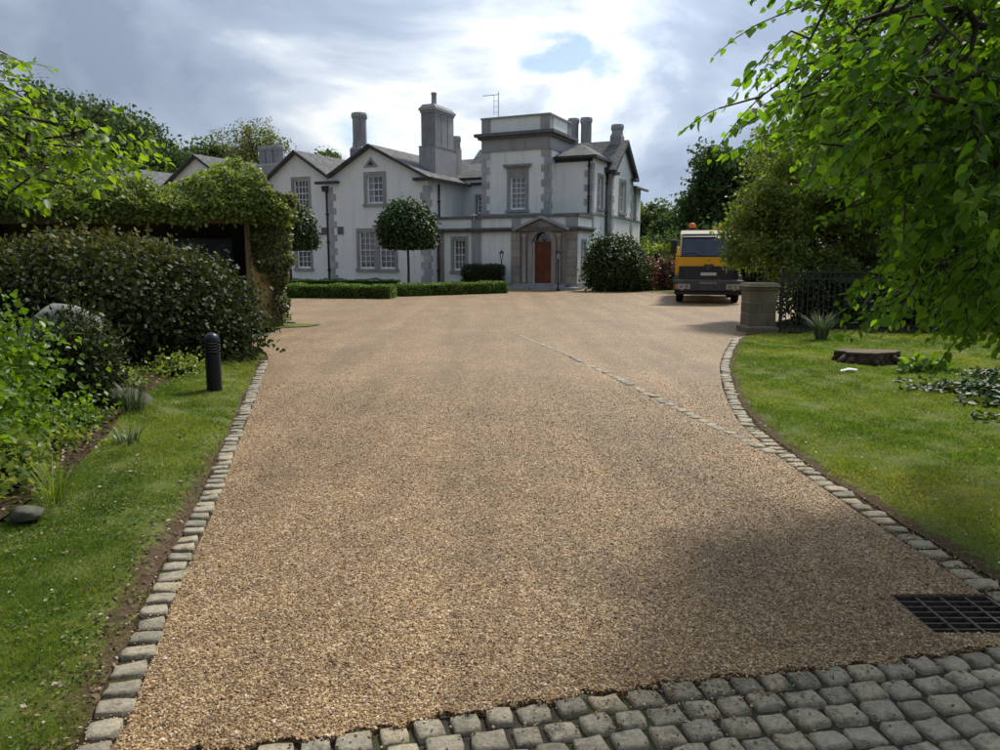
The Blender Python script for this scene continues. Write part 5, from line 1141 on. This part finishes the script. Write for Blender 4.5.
# clipped hedges, mounds and standard trees by the house
def box_hedge(name, label, a, b, width, h, n, seed, group=None, rz=None):
    a = np.array(a); b = np.array(b); L = np.linalg.norm(b - a); mid = (a + b) / 2; ang = math.atan2(b[1] - a[1], b[0] - a[0])
    t = empty(name, (mid[0], mid[1], 0), ang); tag(t, label, 'hedge', group)
    f = RNG.random(n); ar = [L * width, L * h, L * h, width * h, width * h]; pr_ = np.array(ar) / sum(ar); face = RNG.choice(5, n, p=pr_)
    x = RNG.uniform(-L / 2, L / 2, n); y = RNG.uniform(-width / 2, width / 2, n); z = RNG.uniform(.0, h, n); N0 = np.zeros((n, 3))
    z = np.where(face == 0, h, z); N0[face == 0] = (0, 0, 1); y = np.where(face == 1, -width / 2, y); N0[face == 1] = (0, -1, 0); y = np.where(face == 2, width / 2, y); N0[face == 2] = (0, 1, 0)
    x = np.where(face == 3, -L / 2, x); N0[face == 3] = (-1, 0, 0); x = np.where(face == 4, L / 2, x); N0[face == 4] = (1, 0, 0)
    P = np.stack([x, y, z], 1); und = .035 * np.sin(x * 3 + seed) + .025 * np.sin(x * 7.3 + z * 4) + .02 * RNG.normal(size=n)
    P = P + N0 * (und[:, None] - .03 * RNG.random((n, 1))); N = unit(N0 + RNG.normal(size=(n, 3)) * .7 + np.array([0, 0, .3])); D = RNG.normal(size=(n, 3)) + N0 * .5
    link_mesh('foliage', leaves_mesh('foliage', P, D, N, .05 * (.6 + .8 * RNG.random(n)), 'diamond', L_BOX), t)
    MB().box(-L / 2 + .06, L / 2 - .06, -width / 2 + .06, width / 2 - .06, 0, h - .06).build('light_block_core', M_CORE, t); return t  # solid box added inside the hedge to block light
box_hedge('box_hedge', 'low clipped box hedge nearest the shed with a free square end', G(286, 298)[:2] + np.array((0, .45)), G(391, 299)[:2] + np.array((0, .45)), .85, .52, 16000, 1, 'clipped box hedges')
box_hedge('box_hedge', 'low clipped box hedge running up to the entrance steps', G(396, 297)[:2] + np.array((.1, .6)), G(503, 293.4)[:2] + np.array((0, .5)), .8, .50, 16000, 2, 'clipped box hedges')
box_hedge('box_hedge', 'low clipped box hedge close under the twin ground-floor window', G(286, 289.5)[:2], G(400, 289.5)[:2] + np.array((0, 0)), .7, .5, 9000, 3, 'clipped box hedges')
bm_ = house_pt(-4.95, -.75); make_shrub('clipped_box_mound', 'dark clipped box mound under the entrance window', bm_, (bm_[0], bm_[1], .62), (1.12, .75, .66), 9000, .06, L_BAY, 61, amp=.05, depth=.1, core=.93, power=.55)
def standard_tree(name, label, base, h, r, hc, seed):
    t = empty(name, base); tag(t, label, 'tree', 'clipped lollipop trees'); n = 11000
    P, d = shell_points(n, (0, 0, hc), (r, r, r * .95), seed, .10, hc - r * .62, 1.0, .24, 4.0); n = len(P); N = unit(d + RNG.normal(size=(n, 3)) * .5 + np.array([0, 0, .3])); D = RNG.normal(size=(n, 3)) * .6 + np.array([0, 0, -.6]) + d * .4
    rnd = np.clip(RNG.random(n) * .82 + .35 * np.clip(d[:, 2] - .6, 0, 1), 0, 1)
    link_mesh('crown', leaves_mesh('crown', P, D, N, .15 * (.6 + .7 * RNG.random(n)), 'oval', L_BAY, rnd), t); core_mesh((0, 0, hc), (r, r, r * .95), seed, .10, .83, hc - r * .55, 'light_block_core', t, 4.0)
    q = MB(); q.tube([(0, 0, -.05), (.02, 0, hc * .4), (0, .01, hc - r * .4)], [.075, .06, .055], 8); q.build('trunk', M_BARK, t, smooth=True)
b1 = atY(408.5, 285, 36.6); standard_tree('lollipop_tree', 'clipped round-headed lollipop tree in front of the twin window', (b1[0], b1[1], 0), 4, 1.36, 2.95, 71)
b2 = atY(291, 285, 35.0); standard_tree('lollipop_tree', 'clipped round-headed lollipop tree half hidden behind the ivy curtain', (b2[0], b2[1], 0), 4, 1.22, 2.82, 72)
bb = G(621, 292); make_shrub('entrance_bush', 'big green bush with pale blossom against the house corner', (bb[0], bb[1] + 1.2, 0), (bb[0] - .02, bb[1] + 1.2, 1.02), (1.52, 1.1, 1.48), 15000, .14, L_BAY, 81, amp=.18, depth=.25, core=.82)
n = 420; P, d = shell_points(n, (bb[0] - .02, bb[1] + 1.2, 1.35), (1.5, 1.1, 1.25), 81, .18, .7, 1.0, .05)
bo = link_mesh('blossom', leaves_mesh('blossom', P - np.array((bb[0], bb[1] + 1.2, 0)), RNG.normal(size=P.shape), d, .10 * (.6 + .8 * RNG.random(len(P))), 'oval', M_PAPER)); bo.parent = [o for o in COL.objects if o.name.startswith('entrance_bush')][0]
for px, py, YY, r, lab in ((647, 288, 38.0, .55, 'red-leaved shrub beside the blossoming bush at the house corner'), (666, 290, 38.5, .6, 'pink-red shrub behind the lorry cab')):
    c = atY(px, py, YY); make_shrub('red_shrub', lab, (c[0], c[1], 0), (c[0], c[1], .85), (r, .6, .85), 2600, .13, L_RED, 90 + px, amp=.2, depth=.3, core=.75, group='red shrubs')
c = atY(657, 288, 44); make_shrub('far_bush', 'light green bush on the far lawn behind the red shrubs', (c[0], c[1], 0), (c[0], c[1], 1.1), (1.9, 1.2, 1.3), 5000, .2, L_WILLOW, 97, amp=.25, depth=.3, core=.75)

for i, (x_, r_) in enumerate(((7.6, .95), (9.3, 1.05), (11.2, 1.1))):
    make_shrub('railing_shrub', ('loose dark green shrub behind the railing next to the gate pier', 'loose dark green shrub behind the middle of the railing', 'loose dark green shrub behind the railing by the lime branches')[i], (x_, 17.6, 0), (x_, 17.6, .62), (r_, .6, .75), 5200, .085, L_BAY, 500 + i, amp=.3, depth=.5, core=.7, freq=3)
# big fine-leaved shrub tree behind the railing
wt = empty('willowy_shrub', (9.0, 19.6, 0)); tag(wt, 'large fine-leaved shrub tree spreading behind the iron railing and over the lorry', 'tree')
parts = []
for (c, rad, k) in (((8.1, 19.4, 2.7), (2.05, 1.6, 2.2), 330), ((10.4, 19.6, 3.15), (2.4, 1.8, 2.4), 280), ((6.75, 19.2, 1.95), (1.2, 1.2, 1.35), 150), ((12.8, 19.6, 2.4), (2.0, 1.8, 2.2), 130), ((9.3, 18.6, 1.1), (2.8, 1.0, 1.1), 170)):
    P, off, cc, idx = crown_points(c, rad, k, 62, .33, int(c[0] * 10), .4); parts.append((P, off, cc))
P = np.concatenate([p[0] for p in parts]); off = np.concatenate([p[1] for p in parts]); CC = np.concatenate([p[2] for p in parts]); k = P[:, 2] > .1; P = P[k]; off = off[k]; n = len(P)
link_mesh('crown', leaves_mesh('crown', P - np.array((9.0, 19.6, 0)), RNG.normal(size=(n, 3)) * .7 + np.array([-.3, -.2, -.3]), unit(off + RNG.normal(size=(n, 3)) * .6 + np.array([0, 0, .5])), .105 * (.6 + .8 * RNG.random(n)), 'diamond', L_WILLOW), wt)
q = MB(); rr = random.Random(3)
for (x, y) in ((0, 0), (.5, .2), (-.4, .1), (2.0, .1), (2.4, -.2), (3.6, .2)):
    limbs(q, (x, y, 0), (x + rr.uniform(-.5, .5), y, 3.2), CC - np.array((9.0, 19.6, 0)), .085, rr, 16, (.2, .9))
q.build('trunk', M_BARK, wt, smooth=True)

# background trees
TB = 'trees beyond the house'
def far_tree(px, ptop, Y, wpx, label, mat, seed, name='broadleaf_tree', leaf=.34, dens=1.0, bias=.45, crown_low=.25, group=TB, cl=None):
    top = atY(px, ptop, Y); hgt = top[2]; rx = wpx / 2 / 750 * Y; base = (top[0], Y, 0); cz = hgt * (crown_low + (1 - crown_low) / 2); rz = hgt * (1 - crown_low) / 2 * .92
    nc = int(150 * dens); return make_tree(name, label, base, hgt, (top[0], Y, cz), (rx * .9, rx * .8, rz), nc, 70, (cl or .16) * min(rx, rz) * 1.1 + .25, leaf, mat, .018 * hgt + .08, seed=seed, group=group, bias=bias)
far_tree(75, 92, 62, 190, 'tall rounded dark green tree standing behind the lower gables', L_FARDARK, 201, dens=2.2)
far_tree(135, 118, 66, 120, 'dark green tree beside the tall rounded one behind the gables', L_FARDARK, 202, dens=1.4)
far_tree(-20, 100, 58, 130, 'broad green tree at the end of the tree belt behind the shed', L_FAR, 203, dens=1.6)
far_tree(205, 132, 72, 90, 'mid green tree behind the roof with the triple chimney', L_FAR, 204, dens=1.1)
far_tree(255, 120, 70, 95, 'thin pale tree just coming into leaf behind the triple chimney', L_PALE, 205, leaf=.22, dens=1.0, bias=.6)
far_tree(322, 147, 78, 80, 'small green tree top showing between the two wing gables', L_FAR, 206, dens=1.0)
far_tree(170, 145, 80, 110, 'pale green tree behind the lower gables', L_PALE, 207, dens=1.0)
far_tree(655, 205, 85, 60, 'pale green tree beyond the far lawn right of the house', L_FAR, 208, dens=1.0, crown_low=.1)
far_tree(632, 212, 95, 60, 'distant hazy green tree just clear of the house corner', L_PALE, 209, dens=.8, crown_low=.1)
far_tree(678, 210, 75, 50, 'dark green tree between the far lawn and the tall tree', L_FARDARK, 213, dens=.8, crown_low=.05)
far_tree(722, 138, 44, 92, 'tall dark green tree towering behind the lorry', L_FARDARK, 210, leaf=.24, dens=2.0, crown_low=.06, group=None)
far_tree(800, 130, 52, 170, 'broad dark tree behind the fine-leaved shrub', L_FARDARK, 211, dens=2.0, crown_low=.06, group=None)
far_tree(930, 90, 48, 200, 'big green tree behind the railing shrubs', L_FAR, 212, dens=2.0, crown_low=.05, group=None)
for i, (px, Y, r, hh, m_, lab) in enumerate(((640, 58, 2.2, 1.6, L_FAR, 'rounded green bush at the far end of the lawn by the house'), (672, 54, 2.0, 1.7, L_FARDARK, 'dark green bush at the far lawn edge behind the lorry'), (735, 36, 2.6, 1.9, L_FARDARK, 'dark bush behind the lorry'), (20, 40, 4.0, 2.2, L_FAR, 'green bush behind the shed roof'), (905, 24, 2.4, 1.7, L_FARDARK, 'dark evergreen bush behind the railing'), (1000, 22, 2.4, 1.8, L_FARDARK, 'dark evergreen bush behind the railing under the lime branches'))):
    c = atY(px, 290, Y); make_shrub('background_bush', lab, (c[0], c[1], 0), (c[0], c[1], hh * .7), (r, 1.4, hh), 4200, .22, m_, 300 + i, amp=.25, depth=.35, core=.78)

# plants on the right lawn
make_shrub('leafy_perennial', 'bright green broad-leaved plant on the lawn beyond the stump', (5.75, 10.1, .03), (5.8, 10.1, .08), (.30, .25, .17), 260, .12, L_BRIGHT, 401, amp=.2, depth=.5, core=0, up=.6)
def mat_plant(name, label, base, rx, ry, n, size, mat, seed):
    a = RNG.random(n) * 6.28; r = RNG.random(n) ** .55 * (1 + .35 * np.sin(a * 3 + seed) + .2 * np.sin(a * 7)); P = np.stack([rx * r * np.cos(a), ry * r * np.sin(a), .03 + RNG.random(n) * .16 * np.clip(1.2 - r, .15, 1)], 1)
    t = empty(name, base); tag(t, label, 'plant'); link_mesh('foliage', leaves_mesh('foliage', P, RNG.normal(size=(n, 3)) * np.array([1, 1, .3]), unit(RNG.normal(size=(n, 3)) * .45 + np.array([0, 0, 1])), size * (.6 + .7 * RNG.random(n)), 'oval', mat), t)
mat_plant('ground_cover', 'sprawling dark leafy ground cover on the lawn under the lime branches', (5.75, 8.6, .03), .85, .75, 1300, .085, L_BAY, 1)
mat_plant('ground_cover', 'small dark trailing patch of leaves beside the leafy perennial', (6.6, 9.6, .03), .8, .5, 700, .085, L_BAY, 3)
mat_plant('ground_cover', 'scattered dark leaves on the lawn in the deepest lime shade', (5.6, 7.2, .03), .6, .4, 350, .08, L_BAY, 5)

# ------------------------------------------------------------------ near trees grown twig by twig
def in_poly(px, py, poly):
    inside = np.zeros(len(px), bool); j = len(poly) - 1
    for i in range(len(poly)):
        xi, yi = poly[i]; xj, yj = poly[j]
        c = ((yi > py) != (yj > py)) & (px < (xj - xi) * (py - yi) / (yj - yi + 1e-9) + xi); inside ^= c; j = i
    return inside
def grow_tree(name, label, root, fork, tips, leaf, mat, shape, seed, twig=.55, per=12, droop=.35, n_obj=300, r_tip=.0028, r_max=.16):
    """tips: leafy twig ends; every twig is joined to the nearest node that lies closer to the fork, so the wood is one connected tree"""
    rr = np.random.default_rng(seed); root = np.array(root); fork = np.array(fork); tips = np.array(tips); n = len(tips)
    out = unit(tips - fork) ; out[:, 2] -= droop; out = unit(out + rr.normal(size=(n, 3)) * .3)
    L = twig * rr.uniform(.6, 1.25, n); base = tips - out * L[:, None]; base[:, 2] += .12 * L
    order = np.argsort(np.linalg.norm(base - fork, axis=1))
    nodes = [fork + (root - fork) * t for t in (1, .75, .5, .25, 0)]; par = [-1, 0, 1, 2, 3]
    NP = np.array(nodes); ids = {}
    dist = [0.0, 0, 0, 0, 0]
    buf = np.zeros((n * 4 + 10, 3)); buf[:5] = NP; m = 5; dn = np.zeros(n * 4 + 10)
    for i in order:
        b = base[i]; dv = b - buf[:m]; ds = np.linalg.norm(dv, axis=1); d = ds * (1 + 1.1 * (1 - (dv @ out[i]) / np.maximum(ds, 1e-6))) + .25 * dn[:m]; d[:4] += 2.0; j = int(np.argmin(d))
        seg = np.linalg.norm(buf[j] - b)
        if seg > .5:                                   # bow long branches and give them a middle node
            k3 = buf[j].copy(); pj = j
            for tt in ((.5,) if seg < .9 else (.33, .67)):
                buf[m] = k3 + (b - k3) * tt + np.array([0, 0, .05 * seg * math.sin(tt * 3.14)]) + rr.normal(size=3) * .018 * seg; par.append(pj); dn[m] = dn[pj] + seg * .4; pj = m; m += 1
            j = pj
        buf[m] = b; par.append(j); dn[m] = dn[j] + np.linalg.norm(buf[j] - b); ids[i] = m; m += 1
    cnt = np.zeros(m)
    for i in ids.values(): cnt[i] += 1
    for k in range(m - 1, 0, -1): cnt[par[k]] += cnt[k]
    rad = np.minimum(r_tip * 1.6 * np.maximum(cnt, 1) ** .48, r_max)
    t = empty(name, tuple(root)); tag(t, label, 'tree')
    wood = MB(); thick = MB()
    for k in range(1, m):
        p = par[k]; tgt = thick if k < 5 else wood
        tgt.tube([buf[p] - root, buf[k] - root], [min(rad[p], rad[k] * 1.8), rad[k]], 8 if rad[k] > .03 else (5 if rad[k] > .008 else 4), cap=False)
    # leaves along each twig, alternate and hanging
    PP = []; DD = []; NN = []; SS = []
    for i in range(n):
        a = base[i]; e = tips[i]; side = np.cross(e - a, [0, 0, 1]); side /= np.linalg.norm(side) + 1e-9
        pts = [a + (e - a) * s + np.array([0, 0, .06 * L[i] * math.sin(s * 3.14)]) for s in (0, .33, .66, 1)]
        wood.tube([q_ - root for q_ in pts], [r_tip * 1.5, r_tip * 1.2, r_tip, r_tip * .6], 3, cap=False)
        for k in range(per):
            s = (k + .6) / per; p = a + (e - a) * s + np.array([0, 0, .06 * L[i] * math.sin(s * 3.14)]); sg = 1 if k % 2 else -1
            d = side * sg * rr.uniform(.4, 1.0) + (e - a) / L[i] * rr.uniform(.2, .9) + np.array([0, 0, -rr.uniform(0., .8)]) + rr.normal(size=3) * .4
            PP.append(p + d / np.linalg.norm(d) * .02); DD.append(d); NN.append(np.array([0, 0, 1.0]) + rr.normal(size=3) * .75 + side * sg * .25); SS.append(leaf * rr.uniform(.6, 1.25) * (1.0 if k < per - 2 else .75))
    PP = np.array(PP); DD = np.array(DD); NN = np.array(NN); SS = np.array(SS)
    if thick.v: thick.build('trunk', M_BARK, t, smooth=True)
    wood.build('branches', M_TWIG, t, smooth=True, fix=False)
    px, py, zc = project(PP); vis = (px > 0) & (px < 1000) & (py > 0) & (py < 750) & (zc > .5)
    sc = np.where(vis, SS / zc, -1); near = np.argsort(-sc)[:n_obj]; mask = np.ones(len(PP), bool); mask[near] = False
    link_mesh('crown', leaves_mesh('crown', PP[mask] - root, DD[mask], NN[mask], SS[mask], shape, mat, rr.random(mask.sum())), t)['kind'] = 'stuff'
    LM = [tri_mesh('leaf', np.array(LEAF[shape][0]) * np.array([1 + .05 * q_, 1, 1 + .3 * q_]), np.array(LEAF[shape][1]), mat, np.full(len(LEAF[shape][0]), q_ / 6)) for q_ in range(7)]
    X, Y, Z = leaf_frames(DD[near], NN[near])
    for k, i in enumerate(near):
        o = link_mesh('leaf', LM[k % 7], t); Mx = Matrix(((X[k][0], Y[k][0], Z[k][0], PP[i][0] - root[0]), (X[k][1], Y[k][1], Z[k][1], PP[i][1] - root[1]), (X[k][2], Y[k][2], Z[k][2], PP[i][2] - root[2]), (0, 0, 0, 1)))
        o.matrix_local = Mx @ Matrix.Scale(float(SS[i]), 4)
    print(name, 'leaves', len(PP)); return t
# lime tree on the right, trunk just outside the view
polyR = [(738, 106), (772, 88), (800, 60), (815, 38), (835, 8), (850, -60), (1500, -400), (1700, 250), (1120, 350), (1000, 352), (955, 340), (905, 325), (885, 318), (902, 295), (935, 265), (915, 245), (860, 225), (845, 200), (800, 165), (770, 135)]
tips = []
def cluster(tips, k, sig, keep=None):
    out = []
    for p in tips:
        for _ in range(k):
            q = p + RNG.normal(size=3) * sig * np.array([1, 1, .6]); out.append(q)
    return out
while len(tips) < 330:
    px = RNG.uniform(735, 1700); py = RNG.uniform(-400, 352); YY = RNG.uniform(3.2, 6.4)
    if not in_poly(np.array([px]), np.array([py]), polyR)[0]: continue
    if px > 1010 and RNG.random() < .87: continue
    if py < -40 and RNG.random() < .6: continue
    if py > 150 and px < 880 and RNG.random() < .35: continue
    p = atY(px, py, YY)
    if p[2] < .55 or p[2] > 8.5: continue
    tips.append(p)
tips = cluster(tips, 6, .15)
tips = [p for p in tips if p[2] > .5]
for px, py, YY in ((750, 2, 4.4), (766, 7, 4.45), (780, 9, 4.5), (776, -2, 4.45), (795, 4, 4.55), (808, 14, 4.6), (803, -6, 4.6), (818, 8, 4.6), (826, 22, 4.65), (822, -12, 4.65), (838, 12, 4.7)): tips.append(atY(px, py, YY))
grow_tree('lime_tree', 'lime tree with drooping branches of fresh heart-shaped leaves over the right lawn', (6.0, 5.6, -.1), (5.7, 5.4, 3.4), tips, .052, L_LIME, 'heart', 5, twig=.34, per=12, droop=.35, n_obj=300)
# beech bough on the left
polyL = [(0, 58), (18, 66), (32, 92), (58, 112), (95, 128), (128, 146), (160, 168), (150, 184), (110, 190), (70, 200), (40, 212), (10, 205), (-120, 220), (-500, 150), (-500, -250), (-60, 20)]
tips = []
while len(tips) < 85:
    px = RNG.uniform(-500, 165); py = RNG.uniform(-250, 220); YY = RNG.uniform(5.0, 7.6)
    if not in_poly(np.array([px]), np.array([py]), polyL)[0]: continue
    if px < -20 and RNG.random() < .88: continue
    if py < 85 and px < 60 and RNG.random() < .4: continue
    tips.append(atY(px, py, YY))
tips = cluster(tips, 4, .16)
grow_tree('beech_tree', 'beech tree bough with bright fresh green leaves reaching in over the shrubs', (-8.2, 6.6, -.1), (-7.6, 6.6, 2.6), tips, .070, L_BEECH, 'oval', 9, twig=.45, per=11, droop=.15, n_obj=260)
